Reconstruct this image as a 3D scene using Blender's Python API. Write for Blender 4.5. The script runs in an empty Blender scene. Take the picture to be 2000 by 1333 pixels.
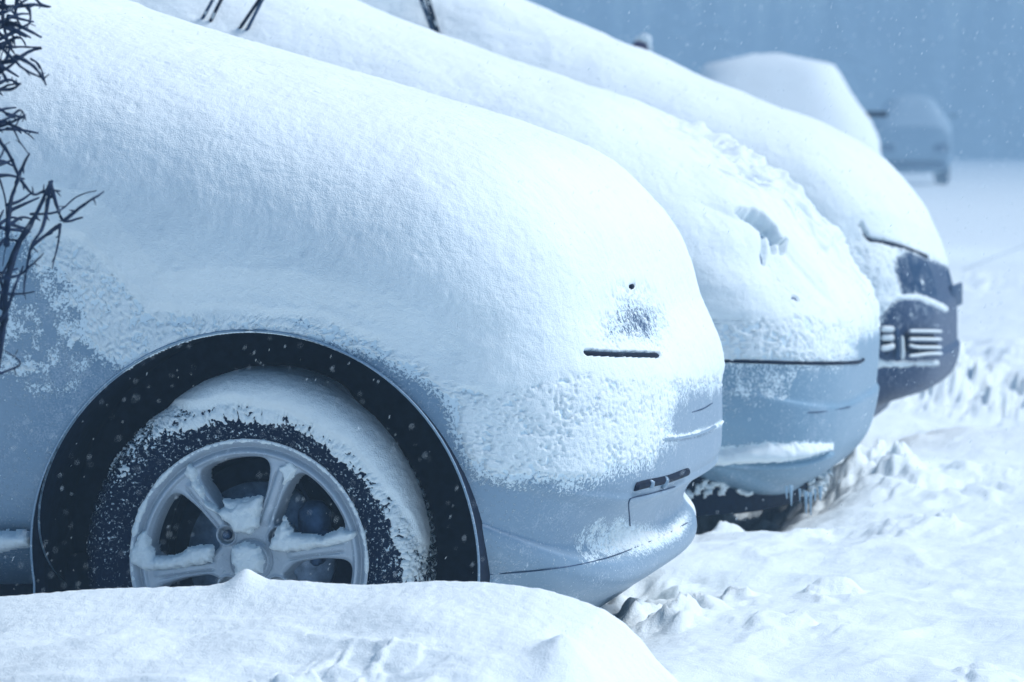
import bpy, math, random
import numpy as np
from mathutils import Vector
rng = np.random.RandomState(7); random.seed(7)
R = math.radians
sc = bpy.context.scene

# ------------------------------------------------------------------ camera
FPX = 7900.0; YAW = math.atan2(1526, 7900); PITCH = math.atan2(366.5, 7900); CZ = 1.0
cam_d = bpy.data.cameras.new('camera'); cam = bpy.data.objects.new('camera', cam_d)
sc.collection.objects.link(cam); sc.camera = cam
cam_d.sensor_width = 36; cam_d.lens = FPX / 2000 * 36; cam_d.clip_start = .1; cam_d.clip_end = 2000
cam.location = (0, 0, CZ); cam.rotation_euler = (R(90) - PITCH, 0, YAW)
cam_d.dof.use_dof = True; cam_d.dof.focus_distance = 6.85; cam_d.dof.aperture_fstop = 9.0
sc.render.resolution_x = 1024; sc.render.resolution_y = 682

# ------------------------------------------------------------------ sky, sun, exposure
SUN_EL, SUN_AZ = R(50), R(64)          # azimuth from +Y towards +X
w = bpy.data.worlds.new('World'); sc.world = w; w.use_nodes = True
nt = w.node_tree; nt.nodes.clear()
sky = nt.nodes.new('ShaderNodeTexSky'); sky.sky_type = 'NISHITA'; sky.sun_disc = False
sky.sun_elevation = SUN_EL; sky.sun_rotation = SUN_AZ; sky.air_density = 1.2; sky.dust_density = 0.1; sky.ozone_density = 1.6
bg = nt.nodes.new('ShaderNodeBackground'); bg.inputs[1].default_value = .074
wo = nt.nodes.new('ShaderNodeOutputWorld')
tint = nt.nodes.new('ShaderNodeMix'); tint.data_type = 'RGBA'; tint.blend_type = 'MULTIPLY'; tint.inputs[0].default_value = 1; tint.inputs[7].default_value = (.70, .93, 1.08, 1)   # snow-laden air
nt.links.new(sky.outputs[0], tint.inputs[6]); nt.links.new(tint.outputs[2], bg.inputs[0]); nt.links.new(bg.outputs[0], wo.inputs[0])
sl = bpy.data.lights.new('sun', 'SUN'); so = bpy.data.objects.new('sun', sl); sc.collection.objects.link(so)
sl.energy = 3.3; sl.angle = R(24); sl.color = (.985, .985, 1)
sd = Vector((math.sin(SUN_AZ) * math.cos(SUN_EL), math.cos(SUN_AZ) * math.cos(SUN_EL), math.sin(SUN_EL)))
so.rotation_euler = sd.to_track_quat('Z', 'Y').to_euler()
sc.view_settings.view_transform = 'Standard'; sc.view_settings.look = 'None'
sc.view_settings.exposure = 0.32; sc.view_settings.gamma = 1
sc.cycles.use_denoising = True
sc.cycles.max_bounces = 6; sc.cycles.diffuse_bounces = 3; sc.cycles.volume_bounces = 1
sc.cycles.caustics_reflective = False; sc.cycles.caustics_refractive = False

# ------------------------------------------------------------------ maths helpers
cy, sy = math.cos(YAW), math.sin(YAW)
RT = np.array([cy, sy, 0.]); FH = np.array([-sy, cy, 0.])
FW = FH * math.cos(PITCH) - np.array([0, 0, 1.]) * math.sin(PITCH)
UP = FH * math.sin(PITCH) + np.array([0, 0, 1.]) * math.cos(PITCH)
def at(px, py, Y):
    """world point on the vertical plane y = Y that the photograph shows at pixel (px, py)"""
    d = FW + RT * (px - 1000) / FPX - UP * (py - 666.5) / FPX
    t = Y / d[1]
    return np.array([d[0] * t, Y, CZ + d[2] * t])
def sxz(pts, Y): return np.array([at(a, b, Y)[[0, 2]] for a, b in pts])

def _hash(ix, iy, iz, seed):
    h = (ix * 374761393 + iy * 668265263 + iz * 2147483647 + seed * 1274126177) & 0xffffffff
    h = ((h ^ (h >> 13)) * 1274126177) & 0xffffffff
    return (h ^ (h >> 16)) & 0xffffffff
from concurrent.futures import ThreadPoolExecutor
_pool = ThreadPoolExecutor(4)
def perlin(P, scale, seed=0):
    P = np.asarray(P, float)
    if len(P) < 40000: return _perlin(P, scale, seed)
    return np.concatenate(list(_pool.map(lambda q: _perlin(q, scale, seed), np.array_split(P, 4 * (1 + len(P) // 160000)))))
def _perlin(P, scale, seed=0):
    p = np.asarray(P, float) * scale
    i = np.floor(p).astype(np.int64); f = p - i
    u = f * f * f * (f * (f * 6 - 15) + 10)
    out = 0
    for dx in (0, 1):
        for dy in (0, 1):
            for dz in (0, 1):
                h = _hash(i[:, 0] + dx, i[:, 1] + dy, i[:, 2] + dz, seed)
                a = (h & 0xffff) / 65536. * 2 * math.pi; z = ((h >> 16) & 0xffff) / 32768. - 1
                s = np.sqrt(np.maximum(0, 1 - z * z))
                g = s * np.cos(a) * (f[:, 0] - dx) + s * np.sin(a) * (f[:, 1] - dy) + z * (f[:, 2] - dz)
                out = out + g * (u[:, 0] if dx else 1 - u[:, 0]) * (u[:, 1] if dy else 1 - u[:, 1]) * (u[:, 2] if dz else 1 - u[:, 2])
    return out * 1.5
def worley(P, scale, seed=0):
    P = np.asarray(P, float)
    if len(P) < 40000: return _worley(P, scale, seed)
    return np.concatenate(list(_pool.map(lambda q: _worley(q, scale, seed), np.array_split(P, 4 * (1 + len(P) // 160000)))))
def _worley(P, scale, seed):
    p = P * scale; i = np.floor(p - .5).astype(np.int64); best = np.full(len(P), 9.)
    for dx in (0, 1):
        for dy in (0, 1):
            for dz in (0, 1):
                c = i + [dx, dy, dz]; h = _hash(c[:, 0], c[:, 1], c[:, 2], seed)
                d = (c[:, 0] + .98 * (h & 1023) / 1023. - p[:, 0]) ** 2 + (c[:, 1] + .98 * ((h >> 10) & 1023) / 1023. - p[:, 1]) ** 2 + (c[:, 2] + .98 * ((h >> 20) & 1023) / 1023. - p[:, 2]) ** 2
                best = np.minimum(best, d)
    return np.sqrt(best)
def fbm(P, scale, octv=3, seed=0, gain=.5):
    o = 0; a = 1
    for k in range(octv):
        o = o + a * perlin(P, scale * 2.03 ** k, seed + k * 17); a *= gain
    return o
def sstep(a, b, x):
    t = np.clip((x - a) / (b - a), 0, 1); return t * t * (3 - 2 * t)
def polysd(U, V, poly):
    """signed distance to a polygon, positive inside"""
    poly = np.asarray(poly, float); n = len(poly)
    d = np.full(U.shape, 1e9); ins = np.zeros(U.shape, bool)
    for k in range(n):
        a = poly[k]; b = poly[(k + 1) % n]; e = b - a
        t = np.clip(((U - a[0]) * e[0] + (V - a[1]) * e[1]) / (e @ e + 1e-12), 0, 1)
        d = np.minimum(d, np.hypot(U - a[0] - t * e[0], V - a[1] - t * e[1]))
        c = (a[1] > V) != (b[1] > V)
        with np.errstate(divide='ignore', invalid='ignore'):
            xx = (b[0] - a[0]) * (V - a[1]) / (b[1] - a[1] + 1e-15) + a[0]
        ins ^= c & (U < xx)
    return np.where(ins, d, -d)
def linesd(U, V, line):
    d = np.full(U.shape, 1e9)
    for a, b in zip(line[:-1], line[1:]):
        a = np.asarray(a); e = np.asarray(b) - a
        t = np.clip(((U - a[0]) * e[0] + (V - a[1]) * e[1]) / (e @ e + 1e-12), 0, 1)
        d = np.minimum(d, np.hypot(U - a[0] - t * e[0], V - a[1] - t * e[1]))
    return d
def smooth_curve(pts, n_per=12, closed=False):
    p = np.asarray(pts, float); out = []; n = len(p)
    rngk = range(n) if closed else range(n - 1)
    for k in rngk:
        a = p[(k - 1) % n] if closed or k > 0 else p[0]; b = p[k]; c = p[(k + 1) % n]
        d = p[(k + 2) % n] if closed or k + 2 < n else p[-1]
        for t in np.linspace(0, 1, n_per, endpoint=False):
            out.append(.5 * ((2 * b) + (c - a) * t + (2 * a - 5 * b + 4 * c - d) * t * t + (3 * b - a - 3 * c + d) * t ** 3))
    if not closed: out.append(p[-1])
    return np.array(out)
def resample(p, dens):
    """dens: function of point -> spacing"""
    seg = np.diff(p, axis=0); L = np.hypot(seg[:, 0], seg[:, 1]); m = (p[1:] + p[:-1]) / 2
    q = np.concatenate([[0], np.cumsum(L / np.array([dens(a) for a in m]))])
    n = int(q[-1]) + 1; s = np.linspace(0, q[-1], n)
    return np.stack([np.interp(s, q, p[:, 0]), np.interp(s, q, p[:, 1])], 1)

# ------------------------------------------------------------------ materials
def newmat(name):
    m = bpy.data.materials.new(name); m.use_nodes = True
    return m, m.node_tree, m.node_tree.nodes['Principled BSDF']
def noise_node(nt, scale, detail=3, rough=.55):
    tc = nt.nodes.new('ShaderNodeTexCoord'); n = nt.nodes.new('ShaderNodeTexNoise')
    n.inputs['Scale'].default_value = scale; n.inputs['Detail'].default_value = detail; n.inputs['Roughness'].default_value = rough
    nt.links.new(tc.outputs['Object'], n.inputs['Vector']); return n
def ramp(nt, src, stops):
    r = nt.nodes.new('ShaderNodeValToRGB'); e = r.color_ramp.elements
    e[0].position, e[0].color = stops[0][0], (*stops[0][1], 1); e[1].position, e[1].color = stops[-1][0], (*stops[-1][1], 1)
    for p, c in stops[1:-1]:
        x = e.new(p); x.color = (*c, 1)
    nt.links.new(src, r.inputs[0]); return r
def bump(nt, b, specs):
    prev = None
    for src, st, dist in specs:
        n = nt.nodes.new('ShaderNodeBump'); n.inputs['Strength'].default_value = st; n.inputs['Distance'].default_value = dist
        nt.links.new(src, n.inputs['Height'])
        if prev: nt.links.new(prev.outputs[0], n.inputs['Normal'])
        prev = n
    nt.links.new(prev.outputs[0], b.inputs['Normal'])
def snow_mat(name, col=(.80, .88, .95), grain=1.):
    m, nt, b = newmat(name)
    n0 = noise_node(nt, 6, 4); r = ramp(nt, n0.outputs[0], [(.3, tuple(c * .95 for c in col)), (.7, col)])
    nt.links.new(r.outputs[0], b.inputs['Base Color']); b.inputs['Roughness'].default_value = .75
    b.inputs['Specular IOR Level'].default_value = .25
    n1 = noise_node(nt, 420, 2); n2 = noise_node(nt, 110, 3); n3 = noise_node(nt, 50, 2)
    bump(nt, b, [(n3.outputs[0], .24 * grain, .006), (n2.outputs[0], .30 * grain, .002), (n1.outputs[0], .6 * grain, .0016)])
    return m
def paint_mat(name, col, rough=.38, metal=.35, dirt=(.6, .68, .76), amt=.5):
    m, nt, b = newmat(name)
    n0 = noise_node(nt, 9, 8, .7); n1 = noise_node(nt, 260, 3, .7)
    mul = nt.nodes.new('ShaderNodeMath'); mul.operation = 'MULTIPLY'
    nt.links.new(n0.outputs[0], mul.inputs[0]); nt.links.new(n1.outputs[0], mul.inputs[1])
    r = ramp(nt, mul.outputs[0], [(.0, col), (.27, col), (.40, tuple(c * (1 - amt) + d * amt for c, d in zip(col, dirt)))])
    # a thin dusting of stuck flakes where the 'frost' attribute of the mesh says so
    at_ = nt.nodes.new('ShaderNodeAttribute'); at_.attribute_name = 'frost'
    n3 = noise_node(nt, 170, 5, .75); ad = nt.nodes.new('ShaderNodeMath'); ad.operation = 'MULTIPLY_ADD'
    nt.links.new(at_.outputs['Fac'], ad.inputs[0]); ad.inputs[1].default_value = .27; nt.links.new(n3.outputs[0], ad.inputs[2])
    fr = ramp(nt, ad.outputs[0], [(.60, (0, 0, 0)), (.67, (1, 1, 1))])
    mx = nt.nodes.new('ShaderNodeMix'); mx.data_type = 'RGBA'; nt.links.new(fr.outputs[0], mx.inputs[0]); nt.links.new(r.outputs[0], mx.inputs[6]); mx.inputs[7].default_value = (.72, .86, .93, 1)
    nt.links.new(mx.outputs[2], b.inputs['Base Color'])
    inv = nt.nodes.new('ShaderNodeMath'); inv.operation = 'MULTIPLY_ADD'; nt.links.new(fr.outputs[0], inv.inputs[0]); inv.inputs[1].default_value = -metal; inv.inputs[2].default_value = metal
    nt.links.new(inv.outputs[0], b.inputs['Metallic'])
    bump(nt, b, [(fr.outputs[0], .6, .0015)])
    b.inputs['Roughness'].default_value = rough
    b.inputs['Specular IOR Level'].default_value = .5 if metal > 0 else .1
    b.inputs['Coat Weight'].default_value = .25 if metal > 0 else 0; b.inputs['Coat Roughness'].default_value = .25
    rr = ramp(nt, n0.outputs[0], [(.3, (rough,) * 3), (.7, (min(1, rough + .25),) * 3)])
    nt.links.new(rr.outputs[0], b.inputs['Roughness'])
    return m
def plain_mat(name, col, rough=.6, metal=0., sc_=60, var=.35, bmp=.2, spec=.12):
    m, nt, b = newmat(name)
    n0 = noise_node(nt, sc_, 4); r = ramp(nt, n0.outputs[0], [(.3, tuple(c * (1 - var) for c in col)), (.7, tuple(c * (1 + var) for c in col))])
    nt.links.new(r.outputs[0], b.inputs['Base Color']); b.inputs['Roughness'].default_value = rough; b.inputs['Metallic'].default_value = metal
    b.inputs['Specular IOR Level'].default_value = spec
    bump(nt, b, [(n0.outputs[0], bmp, .002)])
    return m
SNOW = snow_mat('snow', (.83, .92, .95), 1.5); GSNOW = snow_mat('ground_snow', (.83, .92, .95), 1.6)
SILVER = paint_mat('silver_blue_paint', (.215, .325, .435)); SILVER2 = paint_mat('pale_blue_paint', (.20, .335, .45), .45)
NAVY = paint_mat('dark_navy_paint', (.001, .030, .10), .55, .05, amt=.12)
BLACK = plain_mat('black_plastic', (.004, .010, .028), .7); RUBBER = paint_mat('rubber', (.004, .011, .032), .8, 0, (.02, .04, .08), .6)
ALLOY = paint_mat('alloy', (.44, .52, .60), .42, .3); DARKM = plain_mat('dark_steel', (.05, .09, .16), .55, .5)
DISC = plain_mat('brake_steel', (.16, .23, .33), .5, .6); GLASS = plain_mat('tinted_glass', (.01, .02, .04), .12, 0, 5, .1, 0)
LENS = paint_mat('lamp_lens', (.05, .095, .18), .35, 0)
LENSD = paint_mat('dark_lamp_lens', (.004, .035, .10), .4, 0); TWIG = plain_mat('twig_bark', (.010, .024, .06), .8)
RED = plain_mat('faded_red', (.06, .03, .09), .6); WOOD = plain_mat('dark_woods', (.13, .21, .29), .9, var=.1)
FLAKE = bpy.data.materials.new('flake'); FLAKE.use_nodes = True; _n = FLAKE.node_tree; _n.nodes.clear(); _d = _n.nodes.new('ShaderNodeBsdfDiffuse'); _t = _n.nodes.new('ShaderNodeBsdfTranslucent'); _m = _n.nodes.new('ShaderNodeMixShader'); _o = _n.nodes.new('ShaderNodeOutputMaterial')
for _x in (_d, _t): _x.inputs[0].default_value = (.85, .93, .97, 1)
_m.inputs[0].default_value = .72; _n.links.new(_d.outputs[0], _m.inputs[1]); _n.links.new(_t.outputs[0], _m.inputs[2]); _n.links.new(_m.outputs[0], _o.inputs[0])
EDGE_M = plain_mat('shut_line_paint', (.10, .20, .31), .5, .2)
ICE = plain_mat('ice', (.35, .5, .62), .2, 0, 60, .2, .1)
SLUSH = snow_mat('slush', (.30, .42, .55), 1.5)

# ------------------------------------------------------------------ object helpers
COL = sc.collection
def wloc(o):
    v = Vector((0, 0, 0))
    while o: v = v + o.location; o = o.parent
    return v
def adopt(o, parent, loc=(0, 0, 0)):
    o.parent = parent; o.location = Vector(loc) - wloc(parent)
def empty(name, loc=(0, 0, 0), parent=None):
    o = bpy.data.objects.new(name, None); o.location = loc; COL.objects.link(o)
    if parent: adopt(o, parent, loc)
    return o
def tag(o, label=None, cat=None, group=None, kind=None):
    if label: o['label'] = label
    if cat: o['category'] = cat
    if group: o['group'] = group
    if kind: o['kind'] = kind
    return o
def mesh(name, V, F, mat, parent=None, smooth=True):
    """F: list of (n,k) int arrays or python lists"""
    me = bpy.data.meshes.new(name); V = np.asarray(V, np.float32)
    if isinstance(F, np.ndarray): F = [F]
    if F and not isinstance(F[0], np.ndarray): F = [np.array([f], np.int32) for f in F]
    F = [f for f in F if len(f)]
    loops = np.concatenate([f.ravel() for f in F]).astype(np.int32)
    tot = np.concatenate([np.full(len(f), f.shape[1], np.int32) for f in F])
    used = np.zeros(len(V), bool); used[loops] = True
    idx = np.cumsum(used) - 1; V = V[used]; loops = idx[loops].astype(np.int32)
    me.vertices.add(len(V)); me.vertices.foreach_set('co', V.ravel())
    me.loops.add(len(loops)); me.loops.foreach_set('vertex_index', loops)
    me.polygons.add(len(tot)); st = np.concatenate([[0], np.cumsum(tot)[:-1]]).astype(np.int32)
    me.polygons.foreach_set('loop_start', st); me.polygons.foreach_set('loop_total', tot)
    me.update(calc_edges=True); me.validate()
    if smooth: me.shade_smooth()
    me.materials.append(mat)
    o = bpy.data.objects.new(name, me); COL.objects.link(o)
    if parent: adopt(o, parent)
    return o
def grid_faces(n, m, wrap=False):
    a = np.arange(n * m).reshape(n, m)
    if wrap: a = np.concatenate([a, a[:1]], 0)
    return np.stack([a[:-1, :-1].ravel(), a[:-1, 1:].ravel(), a[1:, 1:].ravel(), a[1:, :-1].ravel()], 1)
def grid_normals(P, wrap=False):
    if wrap:
        du = np.roll(P, -1, 0) - np.roll(P, 1, 0)
    else:
        du = np.gradient(P, axis=0)
    dv = np.gradient(P, axis=1)
    n = np.cross(dv, du); l = np.linalg.norm(n, axis=2, keepdims=True)
    return n / np.maximum(l, 1e-12)
class MB:
    def __init__(s): s.V = []; s.F4 = []; s.F3 = []; s.n = 0
    def add(s, V, F):
        V = np.asarray(V, float); F = np.asarray(F, int)
        s.V.append(V); (s.F4 if F.shape[1] == 4 else s.F3).append(F + s.n); s.n += len(V)
    def tube(s, pts, rad, sides=8):
        p = np.asarray(pts, float); n = len(p); rad = np.broadcast_to(rad, (n,))
        t = np.gradient(p, axis=0); t /= np.linalg.norm(t, axis=1, keepdims=True) + 1e-9
        ref = np.array([0, 0, 1.]) if abs(t[0][2]) < .9 else np.array([1., 0, 0]); V = []
        for k in range(n):
            u = np.cross(t[k], ref); u /= np.linalg.norm(u) + 1e-9; v = np.cross(t[k], u)
            a = np.arange(sides) * 2 * math.pi / sides
            V.append(p[k] + rad[k] * (np.cos(a)[:, None] * u + np.sin(a)[:, None] * v))
        V = np.concatenate(V); a = np.arange(n * sides).reshape(n, sides); a2 = np.roll(a, -1, 1)
        s.add(V, np.stack([a[:-1].ravel(), a2[:-1].ravel(), a2[1:].ravel(), a[1:].ravel()], 1))
        c = np.concatenate([V, [p[0], p[-1]]]); m = len(V)
        cap = [[m, a2[0][j], a[0][j]] for j in range(sides)] + [[m + 1, a[-1][j], a2[-1][j]] for j in range(sides)]
        s.add(c, cap)
    def box(s, c, d, bev=.0):
        x, y, z = np.asarray(d) / 2.
        if bev <= 0: bev = min(x, y, z) * .25
        V = []; 
        for sx in (-1, 1):
            for sy_ in (-1, 1):
                for sz in (-1, 1):
                    V += [(sx * (x - bev), sy_ * (y - bev), sz * z), (sx * (x - bev), sy_ * y, sz * (z - bev)), (sx * x, sy_ * (y - bev), sz * (z - bev))]
        import bmesh
        bm = bmesh.new(); vs = [bm.verts.new(v) for v in V]; r = bmesh.ops.convex_hull(bm, input=vs)
        bmesh.ops.triangulate(bm, faces=bm.faces); bm.verts.index_update()
        s.add(np.array([v.co[:] for v in bm.verts]) + np.asarray(c), [[v.index for v in f.verts] for f in bm.faces]); bm.free()
    def build(s, name, mat, parent=None, smooth=True):
        F = []
        if s.F4: F.append(np.concatenate(s.F4))
        if s.F3: F.append(np.concatenate(s.F3))
        return mesh(name, np.concatenate(s.V), F, mat, parent, smooth)
def lathe(prof, n, axis_c, name, mat, parent, close=True):
    """profile (r, y) spun round an axis parallel to world Y through axis_c"""
    prof = np.asarray(prof, float); a = np.arange(n) * 2 * math.pi / n
    V = np.stack([axis_c[0] + prof[None, :, 0] * np.cos(a)[:, None], axis_c[1] + prof[None, :, 1] + 0 * a[:, None], axis_c[2] + prof[None, :, 0] * np.sin(a)[:, None]], 2)
    return mesh(name, V.reshape(-1, 3), grid_faces(n, len(prof), True), mat, parent)
def inflate(name, poly, Yp, thick, mat, parent, step=.0022, rough=.003, seed=0, lean=0., out=-1):
    """a lump of snow with the polygon's outline (x, z) swelling from the plane y=Yp"""
    poly = np.asarray(poly); lo = poly.min(0) - .012; hi = poly.max(0) + .012
    nx, nz = [int(k) + 2 for k in (hi - lo) / step]
    X, Z = np.meshgrid(np.linspace(lo[0], hi[0], nx), np.linspace(lo[1], hi[1], nz), indexing='ij'); U, Wz = X.ravel(), Z.ravel()
    P3 = np.stack([U, np.full_like(U, Yp), Wz], 1)
    d = polysd(U, Wz, poly) + fbm(P3, 55, 3, seed) * rough
    h = np.where(d > 0, thick * np.sqrt(np.clip(1 - (1 - np.clip(d / (thick * 1.0), 0, 1)) ** 2, 0, 1)), d * 3)
    h = h + fbm(P3, 90, 2, seed + 5) * rough * .35
    P3[:, 1] = Yp + out * h + lean * (Wz - lo[1])
    F = grid_faces(nx, nz); keep = (d[F] > -.0015).any(1)
    return mesh(name, P3, F[keep], mat, parent)

# ------------------------------------------------------------------ car bodies
W1 = .83
def offset_curve(C, tf):
    g = np.gradient(C, axis=0); n = np.stack([-g[:, 1], g[:, 0]], 1); n /= np.linalg.norm(n, axis=1, keepdims=True) + 1e-9
    return C, n, np.array([tf(a) for a in C])
class Car:
    """A body swept over a closed side profile C (x, z) that domes towards both flanks."""
    def __init__(s, Yn, outer, tsnow, n=4.2, W=W1, xk=-1.75, zk=.62, bottom=.24, back=-5.25, roof=1.52, cowl=None, tail=.0):
        s.Yn, s.W, s.n, s.Yc = Yn, W, n, Yn + W
        s.xk = xk; s.zk = zk; s.back = back; s.bottom = bottom
        o = np.asarray(outer, float)            # from under the nose, round the nose, up the bonnet to the scuttle
        lx, lz = o[-1]
        rest = [(lx - .45, min(roof, lz + .16)), (lx - .9, roof), (lx - 1.7, roof), (back + .35, roof - .12), (back + .05, roof - .35), (back, .9), (back + .02, .5), (back + .08, bottom + .06), (back + .2, bottom), (xk - 2, bottom - .06), (xk - .8, bottom - .06), (xk - .3, bottom - .05), (xk + .2, bottom)]
        rest = [p for k, p in enumerate(rest) if k == 0 or k > 3 or p[0] > back + .5]
        C = smooth_curve(np.concatenate([o, rest]), 14, True)
        C = np.concatenate([C, C[:1]])
        # the snow lies outside the body: the body profile is the outer line less the depth of snow
        g = np.gradient(C, axis=0); nn = np.stack([g[:, 1], -g[:, 0]], 1); nn /= np.linalg.norm(nn, axis=1, keepdims=True) + 1e-9
        cen = np.array([-2.5, .6]); 
        if ((C - cen) * nn).sum() < 0: nn = -nn
        T = np.array([tsnow(p) for p in C])
        s.C = C - nn * T[:, None]
    def grid(s, ds, dc, warp=None):
        C = resample(s.C, ds)
        K = np.stack([np.clip(C[:, 0], s.back + .9, s.xk), np.full(len(C), s.zk)], 1)
        th = np.linspace(0, math.pi / 2, 400); e = 2 / s.n
        c = np.sin(th) ** e; y = np.cos(th) ** e
        near = resample(np.stack([c * .45, -y * s.W], 1), lambda m: dc)
        far = resample(np.stack([c[::-1] * .45, y[::-1] * s.W], 1), lambda m: .03 if m[1] > .35 else dc * 2)
        S = np.concatenate([near, far[1:]]); c = S[:, 0] / .45; y = S[:, 1]
        P = np.empty((len(C), len(c), 3)); Cx = C[:, None, 0] + 0 * c
        if getattr(s, 'fill', None) is not None:      # the hollow under the nose fades out round the corner
            f = np.asarray(s.fill); xf = np.interp(C[:, 1], f[:, 1], f[:, 0]); k = (C[:, 0] > s.xk + .35) & (C[:, 1] < f[-1, 1])
            C2 = np.where(k, np.maximum(C[:, 0], xf), C[:, 0]); wgt = sstep(.80, .99, c)[None, :]
            Cx = C[:, None, 0] * wgt + C2[:, None] * (1 - wgt)
        P[..., 0] = K[:, None, 0] + (Cx - K[:, None, 0]) * c
        P[..., 2] = K[:, None, 1] + (C[:, None, 1] - K[:, None, 1]) * c
        z, x = P[..., 2], P[..., 0]
        ys = 1 - .27 * sstep(1.0, 1.6, z) - .03 * sstep(.45, .2, z)
        P[..., 1] = s.Yc + y[None, :] * ys
        if warp is not None: warp(P, y[None, :] * np.ones_like(z))
        N = grid_normals(P)
        ctr = np.stack([K[:, None, 0] + 0 * c, np.full((len(C), len(c)), s.Yc), K[:, None, 1] + 0 * c], 2)
        sgn = np.sign(((P - ctr) * N).sum()); N = N * sgn
        return P, N
    def chart(s, P):
        return P[..., 0] + .15 * (P[..., 1] - s.Yn), P[..., 2] + .055 * (P[..., 1] - s.Yn)
def arch_sd(X, Z, c, r):
    """distance inside a wheel arch: a half disc on straight flanks"""
    return r - np.where(Z > c[1], np.hypot(X - c[0], Z - c[1]), np.abs(X - c[0]))

def build_body(car, root, paints, arches, arch_r, splits, ds=lambda m: .006 if m[0] > -2.9 else .05, dc=.005, warp=None):
    P, N = car.grid(ds, dc, warp)
    n, m = P.shape[:2]; V = P.reshape(-1, 3).copy(); F = grid_faces(n, m)
    flank = np.abs(V[:, 1] - car.Yc) > car.W * .45
    for a in arches:
        sd_ = arch_sd(V[:, 0], V[:, 2], a, arch_r)
        near = (np.abs(sd_) < .0042) & flank
        dx, dz = V[near, 0] - a[0], V[near, 2] - a[1]; up_ = dz > 0
        rr = np.hypot(dx, dz)
        V[near, 0] = np.where(up_, a[0] + dx / rr * arch_r, a[0] + np.sign(dx) * arch_r)
        V[near, 2] = np.where(up_, a[1] + dz / rr * arch_r, V[near, 2])
        sd_ = arch_sd(V[:, 0], V[:, 2], a, arch_r)
        cut = ((sd_ > .0012) & flank)[F].any(1); F = F[~cut]
    cen = V[F].mean(1); u, v = car.chart(cen); left = np.ones(len(F), bool); out = {}
    Nc = N.reshape(-1, 3)[F].mean(1)
    for name, mat, fn in splits:
        k = fn(u, v, cen, Nc) & left; left &= ~k
        if k.any(): out.setdefault(name, []).append(mesh(name, V, F[k], mat, root))
    mesh('body', V, F[left], paints, root)
    return P, N
def build_snow(car, root, tf, ds=lambda m: .0024 if m[0] > -2.4 else .02, dc=.0024, warp=None, mat=None, name='snow_cover', arches=(), arch_r=.378):
    P, N = car.grid(ds, dc, warp); n, m = P.shape[:2]
    V = P.reshape(-1, 3); Nn = N.reshape(-1, 3); u, v = car.chart(V)
    far = V[:, 1] > car.Yc + .1
    t = tf(u, v, V, Nn)
    flank = np.abs(V[:, 1] - car.Yc) > car.W * .45
    for a in arches:
        sd_ = arch_sd(V[:, 0], V[:, 2], a, arch_r)
        t = np.where(flank & (sd_ > -.012 + 0 * t), np.minimum(t, -sd_ - .002), t)
    Q = V + Nn * np.clip(t, -.004, None)[:, None]
    F = grid_faces(n, m); F = F[(t[F] > -.0008).any(1)]
    return mesh(name, Q, F, mat or SNOW, root)

def arch_liner(car, root, c, r, depth=.26):
    a = np.linspace(-.12, math.pi + .12, 60); pts = [(c[0] + (r + .004) * math.cos(k), c[1] + (r + .004) * math.sin(k)) for k in a]
    pts = [(c[0] + r + .004, .2)] + pts + [(c[0] - r - .004, .2)]
    fl_ = .016 if car.Yn == Y1 else 0.
    for sgn in (-1, 1):
        V = []; y0 = car.Yc; ey = [sgn * (car.W * (1 - .03 * float(sstep(.45, .2, p[1]))) + fl_ * float(sstep(0, .25, p[1])) - .0035) for p in pts]
        for d in np.linspace(0, depth, 8): V += [(p[0], y0 + e_ - sgn * d, p[1]) for p, e_ in zip(pts, ey)]
        k = len(pts); V = np.array(V); b = len(V)
        V = np.concatenate([V, V[-k:] * [0, 1, 0] + [c[0], 0, c[1]]])
        F = grid_faces(9, k)
        V[:, 1] += .004 * perlin(V, 30, 3)
        mesh('wheel_arch_liner', V, F, BLACK, root)
        L = MB(); L.tube([(p[0], y0 + e_ + sgn * .0025, p[1]) for p, e_ in zip(pts, ey)], .0022, 8); L.build('arch_lip', car.paint, root)

def surf_find(car, grid, targets):
    """points on the near flank/front of the body whose chart coordinates match the targets"""
    P, N = grid; V = P.reshape(-1, 3); Nn = N.reshape(-1, 3); k = (V[:, 1] < car.Yc + car.W * .8) & (V[:, 0] > -2.6)
    V = V[k]; Nn = Nn[k]; vis = (V * Nn).sum(1) - Nn[:, 2] * CZ < 0; V = V[vis]; Nn = Nn[vis]
    u, v = car.chart(V); res = []
    for a, b in targets:
        j = np.argmin((u - a) ** 2 + (v - b) ** 2); res.append((V[j], Nn[j]))
    return res
def strip(car, grid, pxline, rad, name, mat, root, lift=0., n_per=6, chartpts=None):
    line = chartpts if chartpts is not None else sxz(pxline, car.Yn)
    line = smooth_curve(line, n_per); hit = surf_find(car, grid, line)
    y_ = np.array([p[1] for p, q in hit]); nn = np.array([q for p, q in hit])
    for _ in range(4): y_[1:-1] = (y_[:-2] + 2 * y_[1:-1] + y_[2:]) / 4; nn[1:-1] = (nn[:-2] + 2 * nn[1:-1] + nn[2:]) / 4
    p = np.stack([line[:, 0] - .15 * (y_ - car.Yn), y_, line[:, 1] - .055 * (y_ - car.Yn)], 1) + nn * lift
    r = np.full(len(p), rad); r[0] = r[-1] = rad * .4
    m = MB(); m.tube(p, r, 8); return m.build(name, mat, root)

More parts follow.
